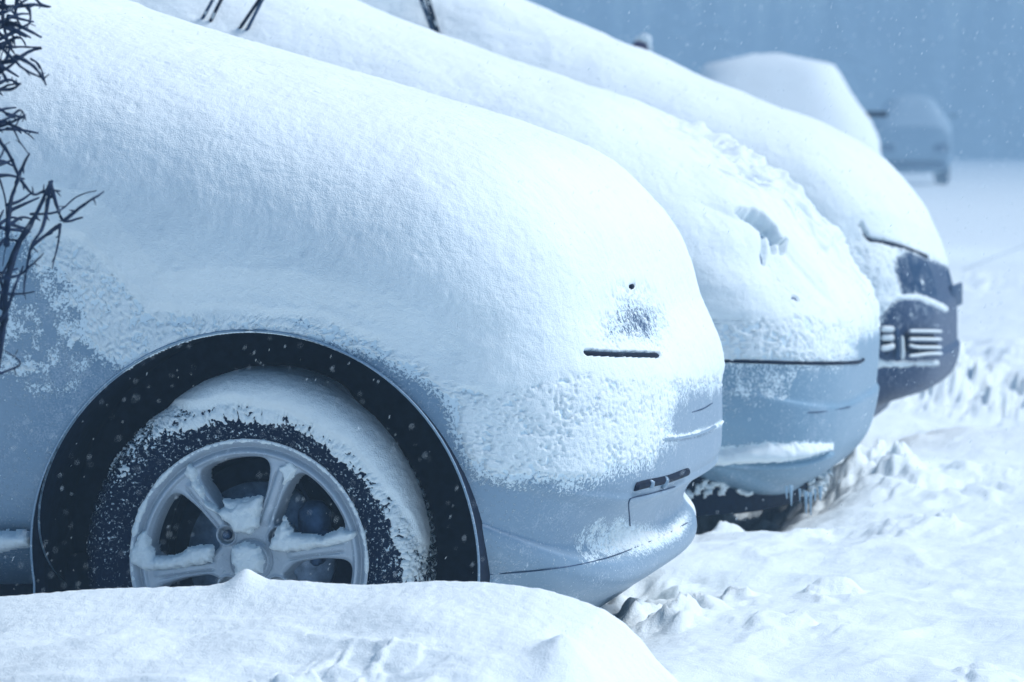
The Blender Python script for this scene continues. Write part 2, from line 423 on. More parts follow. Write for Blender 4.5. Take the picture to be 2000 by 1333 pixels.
def simple_wheel(car, root, x, z, sgn, r=.31):
    y0 = car.Yc + sgn * (car.W - .06); wr = empty('wheel', (0, 0, 0), root)
    s_ = sgn
    lathe([(.2, 0), (.26, .012 * s_), (.295, 0), (r, -.03 * s_), (r, -.17 * s_), (.28, -.2 * s_), (.2, -.19 * s_)], 48, (x, y0, z), 'tyre', RUBBER, wr)
    lathe([(.001, -.03 * s_), (.05, -.028 * s_), (.06, -.04 * s_), (.17, -.035 * s_), (.19, -.01 * s_), (.206, .0), (.2, -.19 * s_)], 48, (x, y0, z), 'rim', ALLOY, wr)

# ---- snow depth by region ------------------------------------------------
LASTG = [None]
def clumpy(P, seed=0):
    Q = P @ np.array([[.36, .48, -.8], [-.8, .6, 0.], [.48, .64, .6]]); Q = Q + .006 * np.stack([perlin(P, 55, seed + 6), perlin(P, 55, seed + 7), perlin(P, 55, seed + 8)], 1)
    a = .50 - worley(Q, 112, seed); b = .48 - worley(Q, 210, seed + 5)
    return a * 1.25 + b * .8 + .50 * fbm(P, 24, 3, seed + 9) - .02
def frost_on(car, root, tf, off=.28, names=('body', 'bumper', 'hood', 'headlight')):
    for o in list(root.children):
        if o.type != 'MESH' or o.name.split('.')[0] not in names: continue
        n = len(o.data.vertices); co = np.empty(n * 3, np.float32); o.data.vertices.foreach_get('co', co); V = co.reshape(-1, 3).astype(float)
        u, v = car.chart(V); tf(u, v, V, V * 0); g = LASTG[0] + .12 * fbm(V, 20, 2, 3)
        at_ = o.data.attributes.new('frost', 'FLOAT', 'POINT'); at_.data.foreach_set('value', np.where(V[:, 1] < car.Yc + car.W * .8, np.clip((g + off) / .75, 0, 1), 0).astype(np.float32))
def coverage_depth(g, P, full, gran=.006, seed=0):
    LASTG[0] = g; N = np.zeros(len(P)); mk = (g > -.8) & (g < .97)
    if mk.any(): N[mk] = clumpy(P[mk], seed)
    lo = (g - .35) + N * .42                  # ragged rim
    t = np.where(lo > 0, gran * .7 * np.sqrt(np.clip(lo * 3, 0, 1)), lo * .02)
    k = sstep(.55, .95, g)
    return t * (1 - k) + k * (full + .0005 * perlin(P, 140, seed + 3) + .0009 * fbm(P, 42, 2, seed + 4))

# ================================================================== CAR 1
Y1 = 6.54
car1_root = tag(empty('parked_car', (-3.0, Y1 + W1, 0)), 'nearest silver-blue car buried in snow with its spoked front wheel in full view', 'car', 'cars parked side by side in the snow')
root1 = car1_root
ys = Y1 + W1 + .40
def outer_pts(px, Y, dx=.014, dz=.008): return [tuple(at(a, b, Y)[[0, 2]] + np.array([dx, dz])) for a, b in px]
nose1 = [(1180, 1150), (1285, 1105), (1345, 1070), (1352, 1035), (1326, 1000), (1334, 965), (1358, 937), (1404, 905), (1413, 850), (1412, 760), (1405, 690), (1372, 600), (1342, 510), (1290, 425), (1180, 322), (1030, 258), (850, 202), (700, 156), (470, 88), (315, 38), (150, -25), (-60, -110)]
def t1(p): return .010 + .028 * float(sstep(.55, .95, p[1])) if p[1] > .4 and p[0] > -3 else 0.0 + (.03 if p[1] > 1 else 0)
car1 = Car(Y1, outer_pts(nose1, ys), t1, n=4.2, xk=-1.80, zk=.62, bottom=.258); car1.paint = SILVER
car1.fill = [(at(1300, 1105, ys)[0], .262), (at(1345, 1080, ys)[0], .285), (at(1360, 1040, ys)[0], .32), (at(1398, 900, ys)[0], .42)]
A1 = at(494, 1095, Y1)[[0, 2]]; AR = .382
AR_rear = np.array([A1[0] - 2.62, A1[1]])
def warp1(P, y):
    x, z = P[..., 0], P[..., 2]
    rr = np.hypot(x - A1[0], np.maximum(z - A1[1], 0))
    fl = sstep(.6, .97, np.abs(y)); flare = .016 * np.exp(-((rr - AR) / .05) ** 2) * fl * sstep(.0, .25, z)
    P[..., 1] += np.sign(y) * (flare + .010 * np.exp(-((z - .82) / .10) ** 2) * fl - .020 * np.exp(-((z - .47) / .12) ** 2) * sstep(-2.0, -2.2, x) * sstep(.6, .95, np.abs(y)))
def mirror_chart(car, cen): return cen[:, 0] + .15 * (2 * car.Yc - cen[:, 1] - car.Yn), cen[:, 2] + .055 * (2 * car.Yc - cen[:, 1] - car.Yn)
HL1 = sxz([(1160, 680), (1150, 620), (1190, 550), (1240, 545), (1300, 590), (1315, 640), (1300, 685)], Y1)
def sp_head(HL, near=True, car=None):
    def f(u, v, c, n):
        if near: return (polysd(u, v, HL) > 0) & (c[:, 1] < car.Yc)
        uu, vv = mirror_chart(car, c); return (polysd(uu, vv, HL) > 0) & (c[:, 1] > car.Yc)
    return f
zseam1 = sxz([(1200, 692)], Y1)[0][1]
sp1 = [('headlight', LENS, sp_head(HL1, True, car1)), ('headlight', LENS, sp_head(HL1, False, car1)),
       ('bumper', SILVER, lambda u, v, c, n: (v < zseam1) & (c[:, 0] > A1[0] + AR * .5)),
       ('windshield', GLASS, lambda u, v, c, n: (c[:, 0] < -2.55) & (c[:, 0] > -3.3) & (c[:, 2] > 1.05) & (n[:, 2] > .25) & (np.abs(c[:, 1] - car1.Yc) < .56)),
       ('side_window', GLASS, lambda u, v, c, n: (c[:, 0] < -2.9) & (c[:, 0] > -4.6) & (c[:, 2] > 1.08) & (c[:, 2] < 1.4) & (np.abs(n[:, 1]) > .4) & (c[:, 1] < car1.Yc)),
       ('side_window', GLASS, lambda u, v, c, n: (c[:, 0] < -2.9) & (c[:, 0] > -4.6) & (c[:, 2] > 1.08) & (c[:, 2] < 1.4) & (np.abs(n[:, 1]) > .4) & (c[:, 1] > car1.Yc)),
       ('hood', SILVER, lambda u, v, c, n: (n[:, 2] > .72) & (c[:, 0] > -2.55) & (c[:, 2] > .7))]
g1 = build_body(car1, root1, SILVER, [A1, AR_rear], AR, sp1, warp=warp1)
for a in (A1, AR_rear): arch_liner(car1, root1, a, AR)

FULL1 = sxz([(-500, 330), (-60, 400), (90, 450), (165, 475), (225, 545), (285, 606), (330, 618), (420, 606), (560, 618), (650, 640), (740, 665), (830, 715), (900, 760), (960, 770), (1060, 745), (1150, 740), (1280, 745), (1390, 735), (1500, 730), (1900, 700), (1900, -500), (-500, -500)], Y1)
MOT1L = sxz([(60, 470), (165, 455), (285, 590), (560, 610), (720, 660), (760, 700), (600, 668), (480, 655), (350, 668), (300, 690), (255, 725), (165, 660), (150, 570), (105, 520), (70, 540)], Y1)
MOT1R = sxz([(780, 680), (850, 760), (880, 800), (905, 880), (935, 925), (1000, 945), (1130, 945), (1200, 925), (1262, 905), (1300, 870), (1295, 820), (1330, 780), (1310, 745), (1450, 730), (1450, 640), (800, 640)], Y1)
SP1 = sxz([(10, 520), (130, 500), (190, 600), (260, 720), (210, 745), (60, 760), (-30, 740)], Y1)
LIP1 = sxz([(1180, 1062), (1200, 1035), (1230, 1060), (1290, 1085), (1340, 1060), (1330, 1090), (1260, 1105), (1185, 1098)], Y1)
DOT1 = sxz([(1120, 1050), (1170, 1030), (1180, 1100), (1130, 1105)], Y1)
RIB1 = sxz([(1270, 858), (1330, 866), (1380, 858), (1440, 840)], Y1)
SLOT1 = sxz([(1136, 689), (1200, 692), (1250, 692), (1278, 693)], Y1)
HOLE1 = sxz([(1216, 549), (1222, 547)], Y1)
def tf1(u, v, V, N):
    d = polysd(u, v, FULL1); wob = fbm(V, 14, 2, 71) * .012
    g = np.clip(.62 + (d + wob) / .05, -1, 1)
    m1 = polysd(u, v, MOT1L) + wob; m2 = polysd(u, v, MOT1R) + wob
    g = np.maximum(g, np.clip(.28 + m1 / .04, -1, .47)); g = np.maximum(g, np.clip(.26 + m2 / .05, -1, .58))
    big = fbm(V, 26, 2, 40)
    s = polysd(u, v, SP1); g = np.maximum(g, np.where(s > -.02, np.clip(-.22 + s / .1, -.5, .02) + big * .75, -1))
    s = polysd(u, v, DOT1); g = np.maximum(g, np.where(s > -.01, np.clip(.0 + s / .05, -.5, .1) + big * .5, -1))
    s = polysd(u, v, LIP1); g = np.maximum(g, np.clip(.28 + s / .03, -1, .5))
    s = linesd(u, v, RIB1); g = np.maximum(g, np.clip(.45 - (s / .006) ** 2 * .5, -1, 1))
    # thinner over the headlight, open at its lower gap and at one small hole
    hl = sstep(-.035, .05, polysd(u, v, HL1) + .010 * fbm(V, 16, 2, 62)) * (.76 + .22 * np.exp(-(((u - HLc[0] - .01) / .045) ** 2 + ((v - HLc[1]) / .05) ** 2)))
    g = g - (1.02 + .35 * fbm(V, 80, 2, 61)) * hl
    s = np.maximum(0, linesd(u, v, SLOT1) + .0012 * perlin(V, 120, 6)); g = np.where(s < .0052, -.6, g)
    s = linesd(u, v, HOLE1); g = np.where(s < .0035, -.6, g)
    full = .013 + .028 * sstep(.62, .97, V[:, 2]) + .006 * sstep(.3, .9, N[:, 2])
    full = full * np.clip(.4 + d / .12, .35, 1) + .003 * fbm(V, 7, 3, 5)
    full = full * (1 - .62 * sstep(-.11, .02, polysd(u, v, HL1)))
    # little pock marks where drops fell
    pk = perlin(V, 38, 77); full = full - .0012 * sstep(.52, .75, pk)
    return np.where(V[:, 1] > car1.Yc + .55, np.minimum(full, .01), coverage_depth(g, V, full, .006, 11))
HLc = sxz([(1243, 612)], Y1)[0]
build_snow(car1, root1, tf1, warp=warp1, arches=[A1, AR_rear], arch_r=AR); frost_on(car1, root1, tf1)
strip(car1, g1, [(1131, 690), (1165, 691), (1200, 692), (1240, 692), (1282, 692)], .0045, 'panel_gap', BLACK, root1, .0)
strip(car1, g1, [(1219, 548), (1221, 548), (1223, 547)], .005, 'washer_nozzle', BLACK, root1, .003)
strip(car1, g1, [(938, 1128), (1050, 1122), (1180, 1108), (1290, 1088), (1345, 1072)], .0011, 'lip_seam', DARKM, root1, .0006, 20)
strip(car1, g1, [(1285, 868), (1330, 868), (1375, 862), (1408, 850)], .0030, 'bumper_rib', SILVER, root1, .001, 10)
strip(car1, g1, [(1352, 815), (1380, 808), (1402, 796)], .0012, 'crease', DARKM, root1, .0004, 10)
# air slot with its two dividers, and the blanked lamp panel below it
strip(car1, g1, [(1236, 962), (1262, 957), (1300, 953), (1345, 944)], .0085, 'air_slot', BLACK, root1, -.0015, 10)
for px in (1262, 1291):
    strip(car1, g1, [(px, 965), (px + 2, 958), (px + 3, 950)], .008, 'slot_divider', SILVER, root1, .002, 3)
strip(car1, g1, [(1222, 1060), (1222, 1010), (1224, 990), (1232, 984), (1270, 979), (1318, 972)], .0012, 'lamp_panel_edge', DARKM, root1, .0006, 10)

# ---- its front wheel --------------------------------------------------------
TK = .84
def big_wheel(root, cx, cz, yf):
    """yf: plane of the tyre's outer bulge"""
    wr = empty('wheel', (0, 0, 0), root); c = (cx, yf, cz)
    # tyre: side wall, shoulder and grooved tread
    prof = [(.2035, .020), (.2065, .012), (.214, .006), (.235, .001), (.262, -.001), (.268, .001), (.272, .000), (.286, .006), (.299, .018), (.3065, .030), (.3095, .040), (.3098, .055), (.303, .057), (.303, .064), (.311, .066), (.3115, .095), (.303, .097), (.303, .104), (.3115, .106), (.311, .135), (.303, .137), (.303, .143), (.3095, .145), (.309, .165), (.30, .185), (.27, .20), (.21, .19)]
    n = 360; a = np.arange(n) * 2 * math.pi / n; pr = np.array(prof); pr[:, 0] = .2035 + (pr[:, 0] - .2035) * TK
    r = pr[None, :, 0] + 0 * a[:, None]; y = pr[None, :, 1] + 0 * a[:, None]
    groove = ((a * 180 / math.pi / 4) % 1 < .2)[:, None]
    r = np.where(groove & (pr[None, :, 0] > .2035 + .0935 * TK), r - .006, r)
    V = np.stack([c[0] + r * np.cos(a)[:, None], c[1] + y, c[2] + r * np.sin(a)[:, None]], 2).reshape(-1, 3)
    mesh('tyre', V, grid_faces(n, len(prof), True), RUBBER, wr)
    # rim: one polar height field; openings between six spokes
    nr, na = 190, 1080; rad = np.linspace(.0005, .2075, nr); a = np.arange(na) * 2 * math.pi / na
    RR, AA = np.meshgrid(rad, a, indexing='ij'); X = RR * np.cos(AA); Z = RR * np.sin(AA)
    ang = [R(k) for k in (129.5, 70, 9.5, 308, 248, 188.5)]
    best = np.full(X.shape, 1e9); along = np.zeros(X.shape); lat = np.zeros(X.shape)
    for t in ang:
        al = X * math.cos(t) + Z * math.sin(t); la = -X * math.sin(t) + Z * math.cos(t)
        hw = .0135 + .0105 * sstep(.10, .185, al) ** 1.5 + .012 * sstep(.085, .045, al)
        d = np.where(al > 0, np.abs(la) - hw, 1e9); k = d < best
        best = np.where(k, d, best); along = np.where(k, al, along); lat = np.where(k, la, lat)
    ring = .177 - RR; hub = RR - .055
    def smin(a_, b_, k_): h = np.clip(.5 + .5 * (b_ - a_) / k_, 0, 1); return b_ * (1 - h) + a_ * h - k_ * h * (1 - h)
    sd_ = smin(smin(best, ring, .022), hub, .022)             # negative in metal
    h = .0 * RR
    h = h - .012 * sstep(.0, .175, RR) ** 0 * (1 - sstep(.02, .17, RR))      # dished face
    edge = np.clip(sd_ + .007, 0, .007) / .007; h = h - .005 * edge ** 2          # rounded edges
    h = h + .0035 * np.exp(-(np.abs(lat) / .0055) ** 4) * sstep(.060, .075, RR) * sstep(.172, .160, RR)   # raised spine of a spoke
    h = h - .0030 * np.exp(-((np.abs(lat) - .0085) / .0014) ** 2) * sstep(.062, .075, RR) * sstep(.170, .15, RR)
    h = np.where(RR > .178, h + .006 * sstep(.178, .184, RR) - .010 * np.exp(-((RR - .193) / .0045) ** 2) + .004 * sstep(.198, .203, RR), h)
    h = h + .007 * sstep(.034, .030, RR) - .003 * np.exp(-((RR - .0355) / .0014) ** 2)       # centre boss seat
    for t in (136, 42, 226, 316):
        q = np.hypot(X - .0605 * math.cos(R(t)), Z - .0605 * math.sin(R(t)))
        h = h - .014 * sstep(.0150, .0125, q) + .002 * np.exp(-((q - .017) / .0018) ** 2)
        sd_ = np.minimum(sd_, q - .019)
    wall = np.clip(sd_, 0, .0045) / .0045; h = h - .055 * wall
    V = np.stack([cx + X, yf + .018 - h, cz + Z], 2).reshape(-1, 3)
    F = grid_faces(nr, na); b = (np.arange(nr - 1) * na)
    F = np.concatenate([F, np.stack([b + na - 1, b, b + na, b + 2 * na - 1], 1)])
    keep = (sd_.ravel()[F] < .0045).all(1)
    mesh('rim', V, F[keep], ALLOY, wr)
    lathe([(.206, .022), (.196, .05), (.188, .08), (.185, .16), (.19, .19)], 120, c, 'rim_barrel', DARKM, wr)
    lathe([(.0005, .010), (.012, .0105), (.022, .013), (.027, .018), (.0285, .026)], 60, (cx, yf - .004, cz), 'centre_cap', ALLOY, wr)
    for t in (136, 42, 226, 316):
        bx, bz = cx + .0605 * math.cos(R(t)), cz + .0605 * math.sin(R(t))
        lathe([(.0005, .022), (.0045, .022), (.0065, .026), (.0075, .030), (.0085, .036)], 6 * 4, (bx, yf + .0, bz), 'wheel_bolt', DARKM, wr)
    lathe([(.001, .075), (.05, .075), (.055, .085), (.07, .092), (.128, .092), (.129, .11), (.06, .11)], 96, c, 'brake_disc', DISC, wr)
    m = MB()
    for dx, dz, sx, sy_, sz in ((.100, .052, .055, .05, .095), (.118, .030, .035, .06, .045), (.088, .075, .03, .045, .03), (.105, .005, .018, .05, .03)):
        m.box((cx + dx, yf + .075, cz + dz), (sx, sy_, sz), min(sx, sz) * .3)
    m.build('brake_caliper', DARKM, wr)
    m = MB(); m.tube(smooth_curve([(cx + .05, yf + .12, cz + .16), (cx + .085, yf + .085, cz + .10), (cx + .12, yf + .08, cz + .06), (cx + .10, yf + .12, cz - .03)], 6), .0045, 8); m.build('brake_hose', BLACK, wr)
    lathe([(.001, .13), (.16, .13), (.165, .14)], 48, c, 'backing_plate', BLACK, wr)
    m = MB(); m.box((cx, yf + .35, cz), (.06, .40, .06)); m.box((cx - .01, yf + .28, cz + .22), (.05, .05, .34)); m.build('axle', BLACK, wr)
    return wr
WC = at(481, 1099, Y1 + .03); yf = Y1 + .035
wheel1 = big_wheel(root1, WC[0], WC[2], yf)
# snow stuck on the tyre: polar shell over side wall and tread
def tyre_snow(cx, cz, yf, root):
    prof = smooth_curve([(.222, .004), (.245, .000), (.268, -.001), (.286, .005), (.299, .017), (.3075, .032), (.311, .050), (.312, .09), (.312, .15)], 14)
    prof[:, 0] = .2035 + (prof[:, 0] - .2035) * TK; prof = resample(prof, lambda m: .0024); n = 900; a = np.linspace(R(-28), R(160), n)
    r = prof[None, :, 0]; P = np.stack([cx + r * np.cos(a)[:, None], yf + prof[None, :, 1] + 0 * a[:, None], cz + r * np.sin(a)[:, None]], 2)
    g = np.gradient(prof, axis=0); nr = np.stack([g[:, 1], -g[:, 0]], 1); nr /= np.linalg.norm(nr, axis=1, keepdims=True)
    nrm = np.stack([nr[None, :, 0] * np.cos(a)[:, None], nr[None, :, 1] + 0 * a[:, None], nr[None, :, 0] * np.sin(a)[:, None]], 2)
    V = P.reshape(-1, 3); Nn = nrm.reshape(-1, 3)
    if (Nn[:, 1] < 0).mean() < .3: Nn = -Nn
    deg = np.degrees(np.repeat(a, len(prof))); rr = .2035 + (np.tile(prof[:, 0], n) - .2035) / TK; yy = np.tile(prof[:, 1], n)
    # inner limit of the band by angle, and of its solid part
    inn = np.interp(deg, [-28, -5, 10, 30, 50, 75, 95, 115, 126, 138, 150, 160], [.285, .272, .262, .250, .243, .240, .240, .246, .262, .262, .262, .30])
    sol = np.interp(deg, [-28, -5, 10, 30, 50, 75, 95, 112, 120, 130, 160], [.36, .33, .300, .277, .272, .270, .276, .288, .31, .40, .45])
    wob = fbm(V, 16, 2, 3) * .006
    g_ = np.clip(.26 + (rr - inn + wob) / .035, -1, .50)
    g_ = np.where(deg > 122, g_ - .22 * sstep(122, 134, deg), g_) - .35 * sstep(143, 156, deg)
    g_ = np.where(deg < 5, g_ - .12, g_) - .25 * sstep(.05, .11, yy)
    g_ = np.maximum(g_, np.clip(.60 + (rr - sol + wob) / .02, -1, 1)) - .9 * sstep(.06, .12, yy) * sstep(75, 35, deg)
    thick = np.interp(deg, [-28, 0, 20, 45, 80, 95, 106, 116, 124], [.003, .004, .008, .018, .026, .024, .016, .006, .001]) * sstep(.26, .30, rr)
    t = coverage_depth(g_, V, thick + .004, .006, 23)
    Q = V + Nn * np.clip(t, -.004, None)[:, None]; F = grid_faces(n, len(prof))
    mesh('tyre_snow', Q, F[(t[F] > -.0008).any(1)], SNOW, root)
tyre_snow(WC[0], WC[2], yf, wheel1)
for o in wheel1.children:
    if o.name.split('.')[0] == 'tyre':
        n = len(o.data.vertices); co = np.empty(n * 3, np.float32); o.data.vertices.foreach_get('co', co); V = co.reshape(-1, 3)
        rr = np.hypot(V[:, 0] - WC[0], V[:, 2] - WC[2]); dg = np.degrees(np.arctan2(V[:, 2] - WC[2], V[:, 0] - WC[0]))
        f = sstep(.225, .31, rr) * sstep(-60, 20, dg) * (1 - sstep(120, 165, dg)) * .5 + .10 * (1 - sstep(140, 200, np.abs(dg - 90)))
        o.data.attributes.new('frost', 'FLOAT', 'POINT').data.foreach_set('value', f.astype(np.float32))
# lumps of snow lodged in the rim
for k, (poly, th) in enumerate([
    ([(362, 912), (374, 915), (382, 950), (396, 985), (420, 1002), (450, 990), (500, 975), (502, 995), (492, 1030), (470, 1045), (452, 1040), (425, 1010), (392, 985), (370, 950), (358, 925)], .012),
    ([(428, 980), (506, 976), (500, 1010), (478, 1048), (455, 1035), (432, 1005)], .015),
    ([(548, 1015), (556, 1035), (580, 1048), (625, 1050), (660, 1035), (690, 1040), (686, 1056), (640, 1068), (580, 1078), (548, 1082), (520, 1072), (528, 1055)], .014),
    ([(279, 1040), (284, 1070), (296, 1092), (330, 1090), (385, 1068), (408, 1075), (405, 1100), (340, 1112), (280, 1118), (250, 1105), (248, 1080), (262, 1050)], .013),
    ([(452, 1072), (470, 1062), (500, 1072), (512, 1095), (508, 1120), (460, 1125), (450, 1100)], .012),
    ([(538, 915), (560, 905), (575, 918), (565, 935), (548, 945)], .004)]):
    inflate('rim_snow', sxz(poly, Y1 + .03), yf + .022 - (.007 if k not in (1, 4) else (.018 if k == 4 else -.004)), th, SNOW, wheel1, .0016, .0045, 50 + k)
inflate('snow_cover', sxz([(-160, 1052), (-60, 1046), (0, 1041), (40, 1040), (56, 1050), (57, 1068), (30, 1073), (-30, 1078), (-160, 1080)], Y1), Y1 + .012, .020, SNOW, root1, .003, .004, 71)
# frost bead round the rim edge
aa = np.linspace(R(-5), R(190), 700)
m = MB(); pts = np.array([(WC[0] + .2045 * math.cos(t), yf + .010, WC[2] + .2045 * math.sin(t)) for t in aa])
nz = .0030 + .0022 * np.clip(fbm(pts, 90, 3, 8), -1, 1); nz += .004 * np.clip(fbm(pts, 35, 2, 18) - .1, 0, 1) * (aa > R(120))
m.tube(pts, np.clip(nz, .0008, .009), 8); m.build('rim_snow', SNOW, wheel1)
for sgn, a in ((1, A1), (-1, AR_rear), (1, AR_rear)): simple_wheel(car1, root1, a[0], .32, sgn)

# ================================================================== CAR 2
Y2 = 9.09; ys2 = Y2 + W1 + .40
root2 = tag(empty('parked_car', (-3.0, Y2 + W1, 0)), 'middle pale car with broken lumpy snow on its hood and a snowy bumper ledge', 'car', 'cars parked side by side in the snow')
nose2 = [(1560, 925), (1625, 908), (1665, 882), (1695, 840), (1712, 770), (1719, 700), (1720, 650), (1706, 590), (1672, 535), (1632, 480), (1580, 412), (1500, 352), (1420, 305), (1340, 258), (1250, 208), (1130, 168), (1000, 122), (850, 70), (670, -5), (500, -75)]
car2 = Car(Y2, outer_pts(nose2, ys2), t1, n=4.4, xk=-1.80, zk=.62, bottom=.25, back=-5.3, roof=1.62); car2.paint = SILVER2
A2 = np.array([A1[0] - .06, .32]); A2r = A2 - [2.6, 0]
def warp2(P, y):
    x, z = P[..., 0], P[..., 2]
    P[..., 1] -= sstep(.6, .97, np.abs(y)) * np.sign(y) * (-.012 * np.exp(-((z - .80) / .10) ** 2))
H2 = [(1395, 425), (1440, 425), (1490, 458), (1535, 500), (1580, 560), (1600, 600), (1500, 600), (1440, 560), (1415, 500)]
HL2 = sxz(H2, Y2); seam2 = sxz([(1560, 706)], Y2)[0][1]
sp2 = [('headlight', LENS, sp_head(HL2, True, car2)), ('headlight', LENS, sp_head(HL2, False, car2)),
       ('bumper', SILVER2, lambda u, v, c, n: (v < seam2) & (c[:, 0] > A2[0] + AR * .5)),
       ('windshield', GLASS, lambda u, v, c, n: (c[:, 0] < -2.5) & (c[:, 0] > -3.3) & (c[:, 2] > 1.1) & (n[:, 2] > .25) & (np.abs(c[:, 1] - car2.Yc) < .56)),
       ('hood', SILVER2, lambda u, v, c, n: (n[:, 2] > .72) & (c[:, 0] > -2.5) & (c[:, 2] > .7))]
dsb = lambda m: .009 if m[0] > -2.9 else .05
g2 = build_body(car2, root2, SILVER2, [A2, A2r], AR, sp2, ds=dsb, dc=.008, warp=warp2)
for a in (A2, A2r): arch_liner(car2, root2, a, AR)
FULL2 = sxz([(-200, 500), (900, 600), (1150, 620), (1400, 622), (1560, 618), (1690, 640), (1800, 600), (1900, -500), (-500, -500), (-500, 400)], Y2)
MOT2 = sxz([(900, 560), (900, 700), (1400, 703), (1560, 707), (1640, 707), (1690, 690), (1668, 668), (1700, 650), (1760, 620), (1700, 560)], Y2)
LED2 = sxz([(1380, 877), (1440, 875), (1500, 868), (1580, 868), (1640, 872), (1640, 884), (1560, 900), (1480, 905), (1380, 912)], Y2)
EDGE2 = sxz([(1425, 428), (1455, 432), (1490, 452), (1515, 476)], Y2); FADE2 = sxz([(1355, 405), (1390, 415), (1425, 430)], Y2)
SPK2 = sxz([(1540, 515), (1585, 560)], Y2); HOLE2 = sxz([(1553, 580), (1559, 583)], Y2)
DR2 = [sxz(l, Y2) for l in ([(1483, 458), (1486, 480), (1490, 512)], [(1500, 468), (1508, 492)], [(1520, 478), (1523, 495)])]
DUST2 = sxz([(1380, 712), (1540, 712), (1520, 760), (1380, 800)], Y2)
LUMP2 = sxz([(1250, 205), (1340, 290), (1400, 370), (1500, 420), (1620, 500), (1750, 600), (1850, 400), (1500, 100)], Y2)
def tf2(u, v, V, N):
    d = polysd(u, v, FULL2); wob = fbm(V, 12, 2, 171) * .012
    g = np.clip(.62 + (d + wob) / .05, -1, 1)
    g = np.maximum(g, np.clip(.30 + (polysd(u, v, MOT2) + wob * .3) / .05, -1, .50))
    s = polysd(u, v, DUST2); g = np.maximum(g, np.where(s > -.03, np.clip(-.05 + s / .2, -.5, .12) + fbm(V, 24, 2, 5) * .4, -1))
    s = polysd(u, v, LED2); led = sstep(-.006, .02, s + fbm(V, 40, 2, 8) * .006); g = np.maximum(g, np.where(s > -.01, .30 + s / .012 + fbm(V, 50, 2, 8) * .3, -1).clip(-1, 1))
    tt = np.clip((u - EDGE2[0][0]) / (EDGE2[-1][0] - EDGE2[0][0]), 0, 1); rr2 = .003 + .009 * np.sin(math.pi * tt) ** .7; e = linesd(u, v, EDGE2) + .002 * perlin(V, 50, 1); g = np.where(e < rr2, g - 1.7 * (1 - e / rr2), g)
    for k, l in enumerate(DR2): e2 = linesd(u, v, l) + .002 * perlin(V, 60, 3); g = g - 1.0 * np.exp(-(e2 / .004) ** 2)
    q = polysd(u, v, HL2); hd = sstep(-.005, .05, q)
    g = g - .66 * hd * (1 - sstep(.0, .09, linesd(u, v, SPK2)) * .75) 
    e3 = linesd(u, v, HOLE2) + .0025 * perlin(V, 70, 13); g = np.where(e3 < .0045, -.6, g)
    full = .013 + .028 * sstep(.62, .97, V[:, 2])
    full = full * np.clip(.4 + d / .12, .35, 1) + .004 * fbm(V, 7, 3, 105)
    L = sstep(-.05, .12, polysd(u, v, LUMP2)); b = fbm(V * np.array([1, .7, 1]), 6, 4, 31, .55); b2 = np.abs(perlin(V, 14, 35))
    full = full + L * (.036 * b - .014 * b2 + .014 * sstep(.05, .16, perlin(V, 11, 36)) + .008 * np.clip(perlin(V, 34, 37), -.2, 1))
    # a thick roll of snow hangs over the lamp: step from deep above its edge to thin below
    below = sxz([(0, 0)], Y2)[0][0] * 0
    ue = np.array([p[0] for p in smooth_curve(np.concatenate([FADE2, EDGE2[1:], sxz([(1560, 520), (1640, 590)], Y2)]), 4)]); ve = np.array([p[1] for p in smooth_curve(np.concatenate([FADE2, EDGE2[1:], sxz([(1560, 520), (1640, 590)], Y2)]), 4)])
    dv = v - np.interp(u, ue, ve); inx = sstep(ue[0] - .05, ue[0] + .06, u) * (1 - sstep(ue[-1] - .05, ue[-1] + .03, u))
    full = full + inx * (.014 * np.exp(-((dv - .035) / .04) ** 2) * sstep(-.006, .012, dv) - .008 * sstep(0, -.01, dv) * sstep(-.16, -.08, dv))
    full = full + .020 * led - 0 * below
    full = np.maximum(full, .003)
    return np.where(V[:, 1] > car2.Yc + .55, np.minimum(full, .02), coverage_depth(g, V, full, .007, 111))
build_snow(car2, root2, tf2, ds=lambda m: .004 if m[0] > -2.7 else .03, dc=.004, warp=warp2, arches=[A2, A2r], arch_r=AR); frost_on(car2, root2, tf2)
strip(car2, g2, [(1385, 705), (1480, 707), (1560, 709), (1640, 709), (1700, 706), (1716, 700)], .0042, 'panel_gap', BLACK, root2, .0005, 12)
strip(car2, g2, [(1425, 430), (1455, 434), (1490, 454), (1515, 478)], .006, 'hood_edge', EDGE_M, root2, -.002, 8)
strip(car2, g2, [(1395, 905), (1480, 915), (1570, 912), (1640, 895)], .010, 'bumper_lip', SILVER2, root2, .0, 12)
# grain
strip(car2, g2, [(1580, 808), (1620, 806), (1680, 798)], .0013, 'crease', DARKM, root2, .0004, 8)
